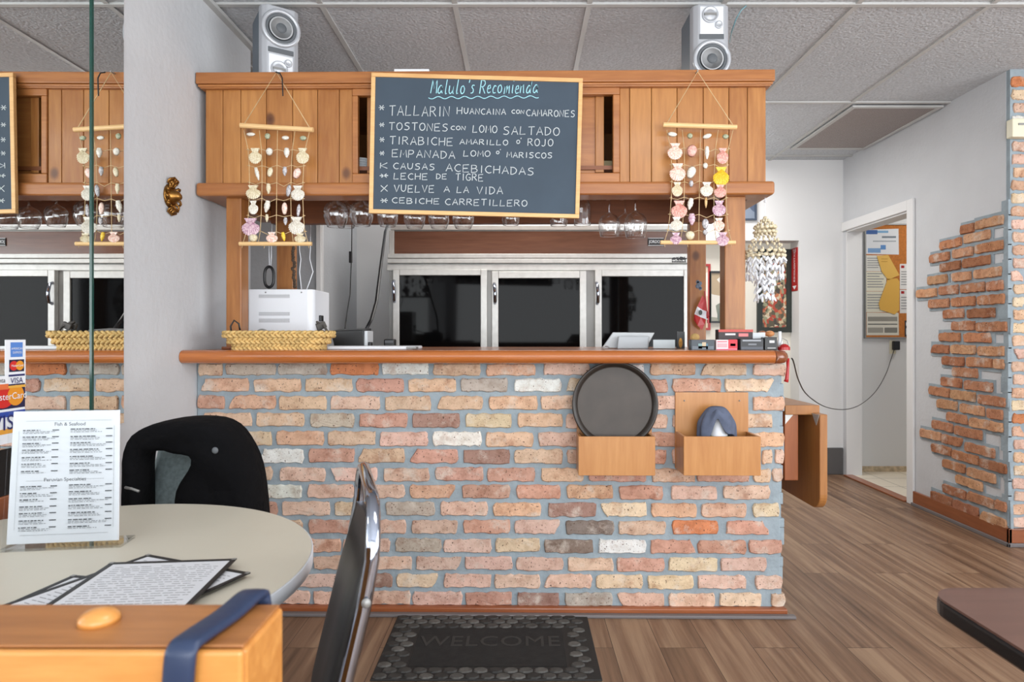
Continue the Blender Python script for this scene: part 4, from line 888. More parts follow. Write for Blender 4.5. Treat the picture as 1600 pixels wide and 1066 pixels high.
# hanging bits at left
Yw = 3.30
tag(MB().tube([W(420,382,Yw), W(420.5,400,Yw), W(421,418,Yw)], .0025, 6).tube([W(424,382,Yw), W(424,400,Yw), W(423,418,Yw)], .0025, 6).tube([W(424,382,Yw), W(425,352,Yw+.1), W(426,345,Yw+.1)], .0025, 6).build('white_hanging_cord', M_white, smooth=True), 'white cord holding the black ring, beside the left rear post', 'cord')
g = MB(); pts = [W(420.5+7.2*math.cos(a)*(1.0), 433+16*math.copysign(abs(math.sin(a))**.7, math.sin(a)), Yw-.01) for a in [2*PI*i/28 for i in range(28)]]
tag(g.tube(pts, (.0075), 8, True).build('black_ring', M_black, smooth=True), 'black rubber ring hanging on a white cord above the white appliance', 'ring')
for k, (pl, lb) in enumerate((([(468,392),(470,405),(468,425),(471,452)], 'white cable hanging right of the left rear post, nearest to the post'), ([(485,388),(484,405),(489,425),(482,445),(478,455)], 'curly white cable hanging right of the left rear post, farther from the post'))):
    tag(MB().tube([W(pl[0][0], 352, 3.43)]+[W(a, b_, 3.30) for a, b_ in pl], .0028, 6).build('white_cable', M_white, smooth=True), lb, 'cable', 'white cables by the rear post')
g = MB(); 
for i in range(14): g.ball(W(459+R(-2,2), 388+i*4.6, 3.375), .010, .008, .012, 6, 4)
tag(g.build('dried_garland', mat('dark_garland', (84, 70, 58), 0.9, var=0.4, vscale=40), smooth=True), 'dark dried garland hanging along the left rear post', 'garland')
# receipt printer
Yp = 3.02; rp = thing('receipt_printer', 'black receipt printer on the bar counter right of the basket', 'printer', (W(545,0,Yp).x, Yp+.07, ZT))
g = MB(); a = W(517,516,Yp+.1); b_ = W(568,516,Yp+.1)
g.add([W(523,0,Yp).to_2d().to_3d()+Vector((0,0,ZT)), W(570,0,Yp).to_2d().to_3d()+Vector((0,0,ZT)), (W(570,0,Yp).x, Yp+.16, ZT), (W(523,0,Yp).x, Yp+.16, ZT), W(516,517,Yp), W(568,515.5,Yp), W(568,515.5,Yp)+Vector((0,.16,.01)), W(516,517,Yp)+Vector((0,.16,.01))], [(0,3,2,1),(4,5,6,7),(0,1,5,4),(1,2,6,5),(2,3,7,6),(3,0,4,7)])
g.build('body', M_black, rp, bevel=.004)
MB().box(W(569,0,Yp).x, W(574,0,Yp).x, Yp, Yp+.12, ZT, W(0,517,Yp).z).build('side_cover', M_grey, rp, bevel=.003)
MB().box(W(574,0,Yp).x, W(579,0,Yp).x, Yp+.01, Yp+.05, ZT+.002, ZT+.03).build('cable_plug', M_black, rp, bevel=.003)
tag(MB().tube([W(606,352,4.2), W(602,362,4.0), W(597,400,3.7), W(592,440,3.5), W(588,472,3.35), W(580,500,3.25), W(571,517,3.17)], .009, 8).build('black_cable', M_black, smooth=True), 'thick black cable running down to the receipt printer left of the cooler', 'cable')
sw = thing('wire_with_switch', 'thin dark wire with an inline switch hanging down left of the cooler', 'wire', W(540, 515, 4.3))
MB().tube([W(550,340,4.3), W(549.5,395,4.3), W(548,430,4.3), W(547,460,4.3), W(542,490,4.1), W(539,516,3.25)], .0035, 6).build('wire', M_black, sw, smooth=True)
MB().box(W(545.5,0,4.29).x, W(550,0,4.29).x, 4.28, 4.305, W(0,411,4.29).z, W(0,393,4.29).z).build('switch', M_black, sw, bevel=.004)
# white tray, card reader
Yt = 2.80; tr = thing('flat_white_tray', 'flat white plastic tray lying on the bar counter in front of the printer', 'tray', (W(575,0,Yt).x, Yt+.1, ZT))
MB().prism([(a, b_) for a, b_, _, _ in resample(rrect(.205, .11, .02), 60)], 0, .014, lambda u, v, z: (W(576,0,Yt).x+u, Yt+.1+v, ZT+z)).build('body', M_white, tr, bevel=.004)
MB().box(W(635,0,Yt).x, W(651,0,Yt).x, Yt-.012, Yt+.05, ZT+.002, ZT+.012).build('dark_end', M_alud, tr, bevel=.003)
Yq = 3.2; cr = thing('card_reader', 'small black card reader cube on the bar counter left of the cooler doors', 'card reader', (W(608,0,Yq).x, Yq+.02, ZT))
MB().box(W(599.5,0,Yq).x, W(616,0,Yq).x, Yq, Yq+.06, ZT, W(0,530,Yq).z).build('body', M_black, cr, bevel=.006)
MB().box(W(601.5,0,Yq).x, W(614.5,0,Yq).x, Yq-.002, Yq, W(0,536,Yq).z, W(0,532,Yq).z).build('screen', M_cone, cr)
# POS terminal
Yp = 2.98; ps = thing('till_terminal', 'grey point-of-sale terminal with a tilted screen, on the bar right of centre', 'till', (W(985,0,Yp).x, Yp+.06, ZT))
g = MB(); g.add([W(943,545,Yp+.02), W(968,545,Yp+.1), W(968,520,Yp+.1), W(959,519.5,Yp+.02), W(943,545,Yp+.05), W(972,545,Yp+.13), W(1024,519.5,Yp+.13), W(1024,521,Yp+.02)], [(0,1,2,3)])
g = MB(); s0 = [W(941,544,Yp), W(958,519.5,Yp+.02), W(1023,520,Yp+.02), W(1010,544,Yp)]
g.add(s0+[Vector(v)+Vector((0,.018,0)) for v in s0], [(0,1,2,3),(7,6,5,4),(0,4,5,1),(1,5,6,2),(2,6,7,3),(3,7,4,0)]); g.build('screen_back', M_grey, ps, bevel=.003)
g = MB().prism([(964,545.5),(966,525),(1015,525),(1013,545.5)], Yp-.06, Yp-.002, lambda u, v, t: W(u, v, t)); g.build('stand', mat('mid_grey_plastic', (168,173,177), 0.4), ps, bevel=.006)
MB().ball(W(946,544,Yp-.02), .02, .02, .012).build('dial', M_glass, ps, smooth=True)
Yh = 2.86; pl = thing('acrylic_card_stand', 'clear acrylic stand with a pale card, beside the till', 'card stand', (W(1040,0,Yh).x, Yh+.02, ZT))
MB().box(W(1019,0,Yh).x, W(1057,0,Yh).x, Yh, Yh+.003, ZT, W(0,529,Yh).z).box(W(1019,0,Yh).x, W(1057,0,Yh).x, Yh, Yh+.05, ZT, ZT+.003).build('acrylic', M_acryl, pl)
MB().box(W(1021,0,Yh).x, W(1055,0,Yh).x, Yh+.004, Yh+.006, ZT+.004, W(0,531,Yh).z).build('card', M_grey, pl)
MB().lathe([(.02,0),(.034,.03),(.03,.06),(.012,.075)], 16, None, W(1030,0,Yh+.1).to_2d().to_3d()+Vector((0,0,ZT))).build('dome', M_glass, pl, smooth=True) if False else None
Yi = 3.0; pi_ = thing('dark_saint_card', 'small dark upright card with a gold figure, in front of the right cooler door', 'card', (W(1063.5,0,Yi).x, Yi, ZT))
MB().box(W(1057.5,0,Yi).x, W(1070,0,Yi).x, Yi, Yi+.012, ZT, W(0,518.5,Yi).z).build('card', M_black, pi_, bevel=.001)
g = MB(); g.prism([(1063.5+3*math.cos(a), 536+8*math.sin(a)) for a in [2*PI*i/10 for i in range(10)]], Yi-.001, Yi, lambda u, v, t: W(u, v, t)); g.build('gold_figure', M_brass, pi_)
# card boxes on the right
def cardbox(x0, x1, y0, Y, dep, face, prints, label, name='card_holder', cat='card holder', lean=0):
    t = thing(name, label, cat, (W((x0+x1)/2,0,Y).x, Y+dep/2, ZT), 0, None)
    MB().box(W(x0,0,Y).x, W(x1,0,Y).x, Y, Y+dep, ZT, W(0,y0,Y).z).build('holder', face, t, bevel=.002)
    g = MB()
    for (a, b_, c_, d_, col) in prints:
        g.col = lin(col); g.box(W(a,0,Y).x, W(c_,0,Y).x, Y-.0015, Y-.0002, W(0,d_,Y).z, W(0,b_,Y).z)
    g.build('print', M_tint, t)
    return t
Yk = 2.655; M_slate = mat('slate_card', (52, 60, 68), 0.4); M_dk = mat('charcoal_card', (34, 36, 40), 0.4); M_pk = mat('pale_pink_card', (228, 206, 208), 0.5); M_rb = mat('red_box_card', (46, 34, 36), 0.5)
cardbox(1080, 1116.5, 531, Yk, .045, M_slate, [(1091,537,1097,545,(120,150,150)),(1097,535,1103,543,(190,170,140)),(1103,537,1106,546,(70,110,130)),(1081.5,541,1115,546.5,(96,104,112))], 'dark slate card holder, leftmost of the card displays near the bar edge end')
cardbox(1119, 1152, 531, Yk, .045, M_pk, [(1121,533,1136,535,(214,120,130)),(1121,536.5,1136,543,(200,160,166)),(1138,530.8,1152,545,(206,44,60)),(1141,537,1149,541,(90,120,170)),(1119.5,545.5,1152,547,(216,80,110))], 'pink and white card holder with a red disc print, second of the card displays')
cardbox(1157, 1193, 529.5, Yk, .045, M_dk, [(1160,531,1189,533.5,(150,154,160)),(1169,537,1182,539.5,(120,124,130)),(1158,542,1192,546.5,(80,84,92))], 'charcoal card holder with pale lettering, third of the card displays')
cardbox(1195, 1214.5, 527, Yk, .045, M_black, [(1202,532,1210,536,(200,200,200)),(1199,543,1212,545,(150,150,150))], 'small black box with a white mark, rightmost of the card displays')
cardbox(1122.5, 1176.5, 515, 2.712, .045, M_rb, [(1122.5,515,1176.5,519,(186,74,66)),(1133,521,1149,524,(206,200,200)),(1154,521,1169,526,(214,120,120))], 'red-topped counter display box behind the card holders', 'display_box', 'box')
g = MB()
for k in range(6): g.obox(W(1178+k*2.4, 528-R(0,3), 2.72+.002*k), (.03, .002, .03), Matrix.Rotation(R(-.4,.4), 3, 'Y'))
tag(g.build('loose_cards', M_grey), 'loose grey cards standing behind the charcoal card holder', 'cards')
for px_, r_, lb in ((1191, .020, 'dark brown gourd ornament on the bar behind the black card box'), (1202.5, .021, 'orange brown gourd ornament on the bar beside the dark brown one')):
    p = W(px_, 521.5, 3.1); M_g = mat('gourd', (150, 92, 58) if px_ < 1195 else (196, 134, 84), 0.6, var=0.3, vscale=60)
    t = thing('gourd_ornament', lb, 'ornament', (p.x, p.y, ZT)); MB().ball((p.x, p.y, p.z), r_*1.15, r_, r_*.7).build('gourd', M_g, t, smooth=True)
    MB().lathe([(.02, 0), (.02, .004), (.006, .008), (.006, p.z-ZT-.01)], 12, None, (p.x, p.y, ZT)).build('stand', M_nosed, t)
p = W(1086, 527, 3.0)
t = thing('woven_trinket', 'small tan woven trinket behind the slate card holder', 'ornament', (p.x, p.y, ZT)); MB().ball(p, .022, .015, .018).build('woven_top', M_straw, t, smooth=True); MB().lathe([(.015, 0), (.012, p.z-ZT)], 12, None, (p.x, p.y, ZT)).build('base', M_straw, t)
p = W(1218.5, 0, 2.72); t = thing('sauce_bottle', 'small white-topped bottle at the right end of the bar', 'bottle', (p.x, 2.72, ZT))
MB().lathe([(.011, 0), (.011, .035), (.0065, .045), (.0065, W(0,518,2.72).z-ZT)], 12, None, (p.x, 2.72, ZT)).build('body', M_white, t, smooth=True)
p = W(1225, 0, 2.68); g = MB().lathe([(.024, 0), (.024, .012), (.014, .022), (.005, .026)], 16, None, (p.x, 2.68, ZT))
t = thing('red_clip', 'red plastic clip with wire springs at the right end of the bar', 'clip', (p.x, 2.68, ZT)); g.build('base', M_red, t, smooth=False)
MB().tube([(p.x-.015, 2.68, ZT+.018), (p.x-.008, 2.68, ZT+.05), (p.x+.014, 2.68, ZT+.04), (p.x+.02, 2.68, ZT+.015)], .002, 5).build('wire_spring', M_alud, t)
# flag on rear right post
Yf = 3.33; fl = thing('small_flag', 'small red and white flag with an emblem, drooping at the rear right post', 'flag', W(1090, 516, Yf))
for nm, col, pg, dy in (('upper_stripe', M_red, [(1098,461),(1102,469),(1105,487),(1097,484),(1089.5,479)], 0), ('white_stripe', M_paper, [(1089.5,479),(1097,484),(1105,487),(1106,500),(1095,496),(1085,491)], 0), ('lower_stripe', M_red, [(1085,491),(1095,496),(1103,499),(1101,507),(1097,516),(1090,509),(1084,500)], .0), ('side_fold', M_red, [(1104.5,484),(1109,493),(1106,498),(1103,497)], .006)):
    g = MB(); g.prism(pg, 0, .003, lambda u, v, t_: W(u, v, Yf-.02-dy+.010*math.sin(u*.35)+t_)); g.build(nm, col, fl)
g = MB(); g.prism([(1094.5+3.0*math.cos(a), 488.5+4.2*math.sin(a)) for a in [2*PI*k/12 for k in range(12)]], 0, .002, lambda u, v, t_: W(u, v, Yf-.033+t_)); g.build('emblem', M_green, fl)
MB().tube([W(1101,455,Yf), W(1106,505,Yf)], .004, 8).build('flag_stick', M_red, fl)
g = MB(); p = W(1089, 446, 3.37)
for k in range(7): g.ball(p+Vector((R(-.02,.02), -.02, R(-.02,.02))), .013, .01, .013, 6, 5)
tag(g.build('blue_bow', mat('blue_grey_bow', (110, 120, 136), 0.8, var=0.2, vscale=30), smooth=True), 'blue-grey ribbon bow fixed on the rear right post above the flag', 'bow')

# ================================================================== ON THE BRICK FACE
def wallbox(a, b_, y0, y1, dep, back, label):
    xa, xb = xl(a, -dep), xl(b_, -dep); zt_, zb_ = zl(y0, (a+b_)/2, -dep), zl(y1, (a+b_)/2, -dep); fr = -0.008
    c_ = Matrix.Rotation(BTH, 4, 'Z')@Vector(((xa+xb)/2, fr, zb_)); t = thing('mounted_box', label, 'wooden box', Vector((BX0, BY0, 0))+c_, BTH, 'wooden boxes on the bar front')
    ox, oy, oz = (xa+xb)/2, fr, zb_; th = .012
    B_ = lambda x0, x1, y0_, y1_, z0_, z1_: MB().box(x0-ox, x1-ox, y0_-oy, y1_-oy, z0_-oz, z1_-oz)
    B_(xa, xb, -dep, -dep+th, zb_, zt_).build('front_panel', M_box, t, local=True, bevel=.0015)
    for x in (xa, xb-th): B_(x, x+th, -dep+th, fr-.01, zb_, zt_).build('side_panel', M_box, t, local=True, bevel=.0015)
    B_(xa+th, xb-th, -dep+th, fr-.01, zb_, zb_+th).build('bottom_panel', M_box, t, local=True)
    bo = B_(xl(back[0],-.01), xl(back[1],-.01), fr-.01, fr, zb_, zl(back[2],(a+b_)/2,-.01)).build('back_panel', M_box, t, local=True, bevel=.0015)
    for x in (back[0]+14, back[1]-14): MB().ball((xl(x,-.01)-ox, fr-.011-oy, zl(back[2]+13,(a+b_)/2,-.01)-oz), .0035).build('screw', M_alud, bo, local=True)
    return t
wallbox(904, 1024, 682.5, 743.5, .135, (901, 1018, 640), 'wooden box on the brick bar front holding the round black tray')
wallbox(1068.5, 1189, 682.5, 743.5, .16, (1054.5, 1168.5, 613), 'wooden box with a tall back panel on the bar front, holding the spray bottle')
ty = bY(960, -.06); tp = W(960, 632, ty); tr_ = 67*ty/FPX
t = thing('round_tray', 'large round black serving tray standing in the left wooden box', 'tray', (tp.x, tp.y, tp.z-tr_))
M = Matrix.Rotation(PI/2-.07, 3, 'X')
MB().lathe([(.001, 0), (tr_*.86, 0), (tr_*.88, .004), (tr_*.86, .006), (.001, .006)], 64, M, tp).build('tray_surface', M_tray, t)
MB().lathe([(tr_*.865, -.002), (tr_*.885, .010), (tr_*.96, .022), (tr_, .022), (tr_*.985, .014), (tr_*.9, -.004), (tr_*.865, -.002)], 64, M, tp, False).build('rim', M_trayr, t, smooth=True)
sy = bY(1120, -.085); sx = W(1122, 0, sy).x; zb_ = zl(743.5, 1128, -.16)+.013
t = thing('spray_bottle', 'white and green spray bottle in the right wooden box, under the rag', 'bottle', (sx, sy, zb_))
zz = W(0, 652, sy).z-zb_
MB().lathe([(.035, 0), (.038, .02), (.038, zz-.07), (.02, zz-.02), (.012, zz)], 20, None, (sx, sy, zb_)).build('bottle_body', M_white, t, smooth=True)
MB().lathe([(.0385, zz-.115), (.0385, zz-.075)], 20, None, (sx, sy, zb_)).build('green_label', mat('green_label', (128, 176, 96), 0.5), t)
MB().lathe([(.014, zz), (.014, zz+.02)], 14, None, (sx, sy, zb_)).box(sx-.01, sx+.01, sy-.022, sy+.02, zb_+zz+.012, zb_+zz+.03).build('spray_head', M_white, t, bevel=.003)
g = MB(); n, mm = 40, 12; top = W(1119, 633, sy).z-.004
vs = []; fs = []
for j in range(mm+1):
    v = j/mm
    for i in range(n):
        a = 2*PI*i/n; fold = 1+.10*math.sin(5*a+1)*v+.06*math.sin(9*a)*v
        open_ = max(0, 1-abs(((a+PI/2+.15+PI) % (2*PI))-PI)/.42) if v > .3 else 0
        rr = (.018+.052*min(1, v*1.6)**.7)*fold; zz_ = top-.125*v**1.25*(1+.12*math.sin(2*a+.6))+open_*.085*v
        vs.append((sx-.006+rr*math.cos(a)*(1.12), sy+rr*math.sin(a)*.72, zz_))
for j in range(mm):
    for i in range(n): fs.append((j*n+i, j*n+(i+1) % n, (j+1)*n+(i+1) % n, (j+1)*n+i))
fs.append(tuple(range(n-1,-1,-1))); g.add(vs, fs)
ob = g.build('cleaning_rag', M_rag, smooth=True, sub=1); sd = ob.modifiers.new('s', 'SOLIDIFY'); sd.thickness = .004
tag(ob, 'slate blue cleaning rag draped over the spray bottle', 'rag')

# ---- hinged flap at the right end of the bar
ft = thing('hinged_flap', 'folded-down wooden counter flap on a bracket at the right end of the bar', 'counter flap', (1.24, 2.9, 0.42))
MB().box(W(1226,0,2.86).x, W(1247.5,0,2.86).x, 2.86, 3.05, W(0,751,2.86).z, W(0,640,2.86).z).build('bracket_panel', M_flapd, ft, bevel=.003)
MB().box(W(1227,0,2.84).x, W(1281,0,2.84).x, 2.84, 3.25, W(0,648.5,2.84).z, W(0,633.5,2.84).z).build('top_board', M_flap, ft, bevel=.003)
xf = W(1281, 0, 2.77).x; zT, zB = W(0, 648, 2.77).z, W(0, 799, 2.77).z
pf = [(2.77, zT), (2.77, zB+.07)]+[(2.77+.07-.07*math.cos(PI/2*i/8), zB+.07-.07*math.sin(PI/2*i/8)) for i in range(1, 9)]+[(3.35, zB), (3.35, zT)]
MB().prism(pf, xf, xf+.034, lambda u, v, t_: (t_, u, v)).build('flap_board', M_flap, ft, bevel=.004)
g = MB().prism([(1227, 643.5), (1243.5, 643.5), (1227, 663)], 2.856, 2.859, lambda u, v, t_: W(u, v, t_)); plab(g.build('corner_plate', M_alu, ft), 'white metal corner plate')
g = MB().prism([(2.772, zT-.002), (2.84, zT-.002), (2.80, zT-.05)], xf-.003, xf, lambda u, v, t_: (t_, u, v)); g.build('corner_plate', M_alu, ft)
# support from counter to bracket
MB().box(W(1222,0,2.86).x-.06, W(1228,0,2.86).x, 2.9, 2.98, W(0,751,2.86).z+.03, W(0,640,2.86).z-.03).build('mounting_block', M_flapd, ft)
p0 = W(1231, 566, 2.66)
tag(MB().tube([W(1231,560,2.66), W(1231,575,2.66), W(1229.5,592,2.66), W(1228,597,2.66)], [.007,.006,.008,.010], 8).build('red_strap', M_red, smooth=True), 'red plastic strap hanging under the right end of the bar edge', 'strap')

# ================================================================== LEFT WALL THINGS
XM = XL+.012
def yl(px_, X=XM): return X*FPX/(px_-VX)
mt = thing('wall_mirror', 'large frameless wall mirror on the left wall, left of the green glass seam', 'mirror', (XM, 1.0, .95), 0, 'mirror panels on the left wall')
ys_ = yl(143.5)
MB().box(XL+.001, XM, -0.6, ys_-.006, .885, CZ-.03).build('mirror_glass', M_mirror, mt)
MB().box(XL+.001, XM+.004, ys_-.006, ys_+.004, .885, CZ-.03).build('glass_edge', M_edge, mt)
mt2 = thing('wall_mirror', 'narrow frameless wall mirror panel between the green seam and the grey plaster', 'mirror', (XM, 2.15, .95), 0, 'mirror panels on the left wall')
MB().box(XL+.001, XM, ys_+.0045, yl(193.5), .885, CZ-.03).build('mirror_glass', M_mirror, mt2)
o = MB().box(XL, XL+.014, -.6, 2.2, .76, .884).build('trim_3', M_blackp); struct(o)
o = MB().box(XL, XL+.016, -.6, 2.2, .69, .759).build('trim_4', M_trimy, bevel=.004); struct(o)
# stickers
def sticker(name, x0, x1, prints, texts, label, ya, yb_, off):
    X = XM+off; Ya_, Yb_ = yl(x0, X), yl(x1, X); Ym = (Ya_+Yb_)/2
    zc = lambda y: CAMH-(y-VY)*Ym/FPX
    t = thing(name, label, 'sticker', (X, Ym, zc(yb_)), 0, 'card stickers on the mirror')
    MB().box(X-.0008, X, Ya_, Yb_, zc(yb_), zc(ya)).build('backing', M_white, t)
    g = MB()
    for i, (a, b_, c_, d_, col, rnd) in enumerate(prints):
        g.col = lin(col); ua, ub, za, zb = Ya_+(Yb_-Ya_)*a, Ya_+(Yb_-Ya_)*c_, zc(b_), zc(d_); e = .0003+.00015*i
        if rnd: 
            n = 20; g.add([(X+e, (ua+ub)/2+(ub-ua)/2*math.cos(2*PI*k/n), (za+zb)/2+(za-zb)/2*math.sin(2*PI*k/n)) for k in range(n)], [tuple(range(n))])
        else: g.add([(X+e, ua, zb), (X+e, ub, zb), (X+e, ub, za), (X+e, ua, za)], [(0,1,2,3)])
    if prints: g.build('print', M_tint, t)
    for (tx, u, y, s, m_) in texts:
        textmesh(tx, s, lambda x, yy, z, u=u, y=y: (X+.0022, Ya_+(Yb_-Ya_)*u+x, zc(y)+yy), 'lettering', m_, t)
    return t
M_navy = mat('navy_ink', (26, 36, 104), 0.5)
sticker('card_sticker', 8, 40, [(.25,535,.85,558,(84,132,206),0),(.18,562,.92,581,(30,30,60),0),(.2,564,.62,579,(206,44,40),1),(.5,564,.9,579,(226,150,40),1),(.15,585,.95,588,(30,36,96),0),(.1,602,.98,606,(226,170,70),0)],
 [('AMERICAN',.55,545,.0085,M_white),('EXPRESS',.55,551,.0085,M_white),('MasterCard',.55,571.5,.0085,M_white),('VISA',.53,595,.022,M_navy)], 'narrow upright card-payment sticker with a blue top square, on the mirror above the menu stand', 531, 607, .0005)
sticker('card_sticker', -90, 39, [(0,604,1,644,(28,28,70),0),(.55,606,.86,642,(206,40,36),1),(.76,606,.985,640,(226,146,36),1),(0,648,1,657,(44,74,160),0),(0,676,1,684,(226,160,60),0)],
 [('MasterCard',.77,624,.026,M_white),('VISA',.77,667,.058,M_navy)], 'large payment sticker with red and orange circles, low on the mirror at the left edge', 603, 700, .0003)
sticker('card_sticker', -60, 13, [(0,603,1,612,(220,110,60),0)], [('centa',.78,597,.018,M_inkd)], 'small white and orange sticker overlapping the large one at the left edge', 590, 612, .003)
# brass rosette
ry = onx(266, 307, XL); ro = thing('brass_rosette', 'ornate cast brass flower rosette on the grey left wall', 'wall ornament', (XL, ry.y, ry.z-.08))
M = Matrix.Rotation(PI/2, 3, 'Y'); c0 = Vector((XL, ry.y, ry.z))
MB().lathe([(.03, 0), (.034, .008), (.024, .02), (.018, .035), (.006, .045)], 18, M, c0).build('boss', M_brass, ro, smooth=True)
g = MB()
for k in range(12):
    a = 2*PI*k/12; cc = c0+Vector((.012, math.cos(a)*.042, math.sin(a)*.048)); pts = [cc+Vector((.006*math.sin(b_*1.5), .012*math.cos(b_+a), .012*math.sin(b_+a))) for b_ in [i*.7 for i in range(8)]]
    g.tube(pts, .0048, 6)
for s in (-1, 1):
    for k in range(5):
        cc = c0+Vector((.012, (k-2)*.012, s*(.066-.004*abs(k-2)))); g.tube([cc+Vector((.006*math.sin(b_), .009*math.cos(b_), .009*math.sin(b_))) for b_ in [i*.8 for i in range(8)]], .004, 6)
    g.ball(c0+Vector((.01, 0, s*.055)), .012, .02, .012)
g.build('petals', M_brass, ro, smooth=True)
MB().lathe([(.05, 0), (.046, .006), (.03, .008)], 20, M, c0).build('back_plate', M_brass, ro, smooth=True)

# ================================================================== FAR WALL THINGS
def picture(x0, x1, y0, y1, Y, fw, fm, im, label, arch=False, mount=None):
    t = thing('framed_picture', label, 'picture', (W((x0+x1)/2,0,Y).x, Y, W(0,y1,Y).z)); xa, xb, zb, zt_ = W(x0,0,Y).x, W(x1,0,Y).x, W(0,y1,Y).z, W(0,y0,Y).z
    def outl(i_):
        if not arch: return [(xa+i_, zb+i_), (xb-i_, zb+i_), (xb-i_, zt_-i_), (xa+i_, zt_-i_)]
        r = (xb-xa)/2-i_; cx_ = (xa+xb)/2; h = .13
        return [(xa+i_, zb+i_), (xb-i_, zb+i_)]+[(cx_+r*math.cos(PI/6+PI*2/3*k/14)/math.cos(PI/6), zt_-h+(h-i_)*(math.sin(PI/6+PI*2/3*k/14)-.5)/.5) for k in range(15)]
    a, b_ = outl(0), outl(fw); n = len(a); f = lambda u, v, d: (u, d, v)
    vs = [f(u,v,Y-.025) for u,v in a]+[f(u,v,Y-.025) for u,v in b_]+[f(u,v,Y-.0015) for u,v in a]+[f(u,v,Y-.012) for u,v in b_]; fs = []
    for i in range(n):
        j = (i+1) % n; fs += [(i,j,n+j,n+i), (i,2*n+i,2*n+j,j), (n+i,n+j,3*n+j,3*n+i), (2*n+i,3*n+i,3*n+j,2*n+j)]
    MB().add(vs, fs).build('frame', fm, t)
    MB().prism(b_, Y-.012, Y-.004, f).build('picture_sheet', im, t)
    return t
YA = YB+.17
P1 = paintmat('figures_painting', [(92,84,66),(176,70,52),(206,184,150),(120,96,74),(150,150,120),(196,120,84),(72,66,60),(214,200,176)], 42)
P2 = paintmat('bird_print', [(120,126,112),(150,150,134),(214,210,200),(100,110,100),(170,150,120)], 9)
P3 = paintmat('blue_print', [(90,104,128),(120,130,146),(76,88,110)], 9); P4 = paintmat('pale_print', [(226,214,196),(214,196,172),(232,226,214)], 6)
picture(1182, 1235.5, 390, 519.5, YA, .045, M_green, P1, 'tall dark-framed painting of crowded figures in the recess behind the shell chandelier')
picture(1107, 1158, 424, 505, YA, .018, M_black, P2, 'arch-topped dark-framed picture seen between the two right posts')
picture(1070, 1109, 413, 516, YA, .02, M_red, P4, 'narrow red-framed picture beside the rear right post')
picture(1132, 1181, 296, 345, YB, .015, mat('dark_blue_frame', (60, 70, 86), 0.4), P3, 'small blue-grey picture high on the back wall beneath the canopy end')
sg = thing('extinguisher_sign', 'narrow red vertical sign with white lettering on the recess side', 'sign', (rx1, YB+.08, 1.57))
ya_, yb_ = YB+.02, YB+.14
MB().box(rx1-.004, rx1, ya_, yb_, W(0,455,5.6).z, W(0,388,5.6).z).build('plate', M_red, sg)
textmesh('EXTINGUISHER', .05, lambda x, y, z: (rx1-.0045, (ya_+yb_)/2+y*.9, (W(0,418,5.6).z)-x*.78), 'lettering', M_white, sg)
textmesh('FIRE', .06, lambda x, y, z: (rx1-.0045, (ya_+yb_)/2-x*.6, W(0,392.5,5.6).z+y*.6), 'lettering', M_white, sg)
MB().prism([((ya_+yb_)/2-.04, W(0,447,5.6).z), ((ya_+yb_)/2+.04, W(0,447,5.6).z), ((ya_+yb_)/2, W(0,453,5.6).z)], rx1-.0047, rx1-.004, lambda u, v, t_: (t_, u, v)).build('arrow', M_white, sg)
# bulletin board in the hall
YH = YB+.1
bb = thing('bulletin_board', 'cork bulletin board on the hall wall seen through the doorway', 'bulletin board', (W(1390,0,YH).x, YH, W(0,527,YH).z))
xa, xb, zb, zt_ = W(1351.5,0,YH).x, W(1470,0,YH).x, W(0,527,YH).z, W(0,352,YH).z
MB().box(xa, xb, YH-.012, YH, zb, zt_).build('cork', M_cork, bb)
MB().box(xa-.012, xa, YH-.02, YH, zb-.012, zt_+.012).box(xb, xb+.012, YH-.02, YH, zb-.012, zt_+.012).box(xa, xb, YH-.02, YH, zb-.012, zb).box(xa, xb, YH-.02, YH, zt_, zt_+.012).build('frame', M_alud, bb)
def note(pts, col, prints, label, off, cat='paper'):
    Y = YH-.0125-off; f = lambda u, v, t_: W(u, v, t_)
    t = thing('pinned_paper', label, cat, f(sum(p[0] for p in pts)/len(pts), max(p[1] for p in pts), Y), 0, 'papers on the bulletin board')
    g = MB(); g.col = lin(col); g.prism(pts, Y, Y+.001, f); g.build('sheet', M_tint, t)
    st_ = [q_ for q_ in prints if q_[4][1] == 60]; prints = [q_ for q_ in prints if q_[4][1] != 60]
    for (a, b_, c_, d_, cl) in st_: MB().prism([(a,b_),(c_,b_),(c_,d_),(a,d_)], Y-.0008, Y-.0002, f).build('red_mark', M_red, t)
    if prints:
        g = MB()
        for (a, b_, c_, d_, cl) in prints: g.col = lin(cl); g.prism([(a,b_),(c_,b_),(c_,d_),(a,d_)], Y-.0008, Y-.0002, f)
        g.build('print', M_tint, t)
def lines(x0, x1, y0, y1, n, col=(150,150,150)):
    return [(x0, y0+(y1-y0)*i/n, x0+(x1-x0)*R(.6,1), y0+(y1-y0)*i/n+(y1-y0)/n*.35, col) for i in range(n)]
note([(1352.5,359),(1404,357.5),(1404.5,398),(1352.5,397)], (226,228,232), [(1353,359.5,1371,366,(40,90,160)),(1371,360.5,1388,364,(120,170,210)),(1356,388,1376,395,(120,160,205)),(1376,383,1384,390,(90,140,200)),(1378,369,1400,372,(120,130,140)),(1364,376,1400,378,(170,176,182))], 'white flyer with blue swoosh, at the top left of the bulletin board', .0)
note([(1353,399),(1385,399),(1385,424),(1353,424)], (226,224,216), lines(1355,1383,403,421,5), 'pale notice under the blue and white flyer', .0)
note([(1353,424.5),(1385,424.5),(1385,455),(1353,455)], (230,226,206), lines(1355,1383,427,452,6), 'cream certificate in the middle left of the bulletin board', .0)
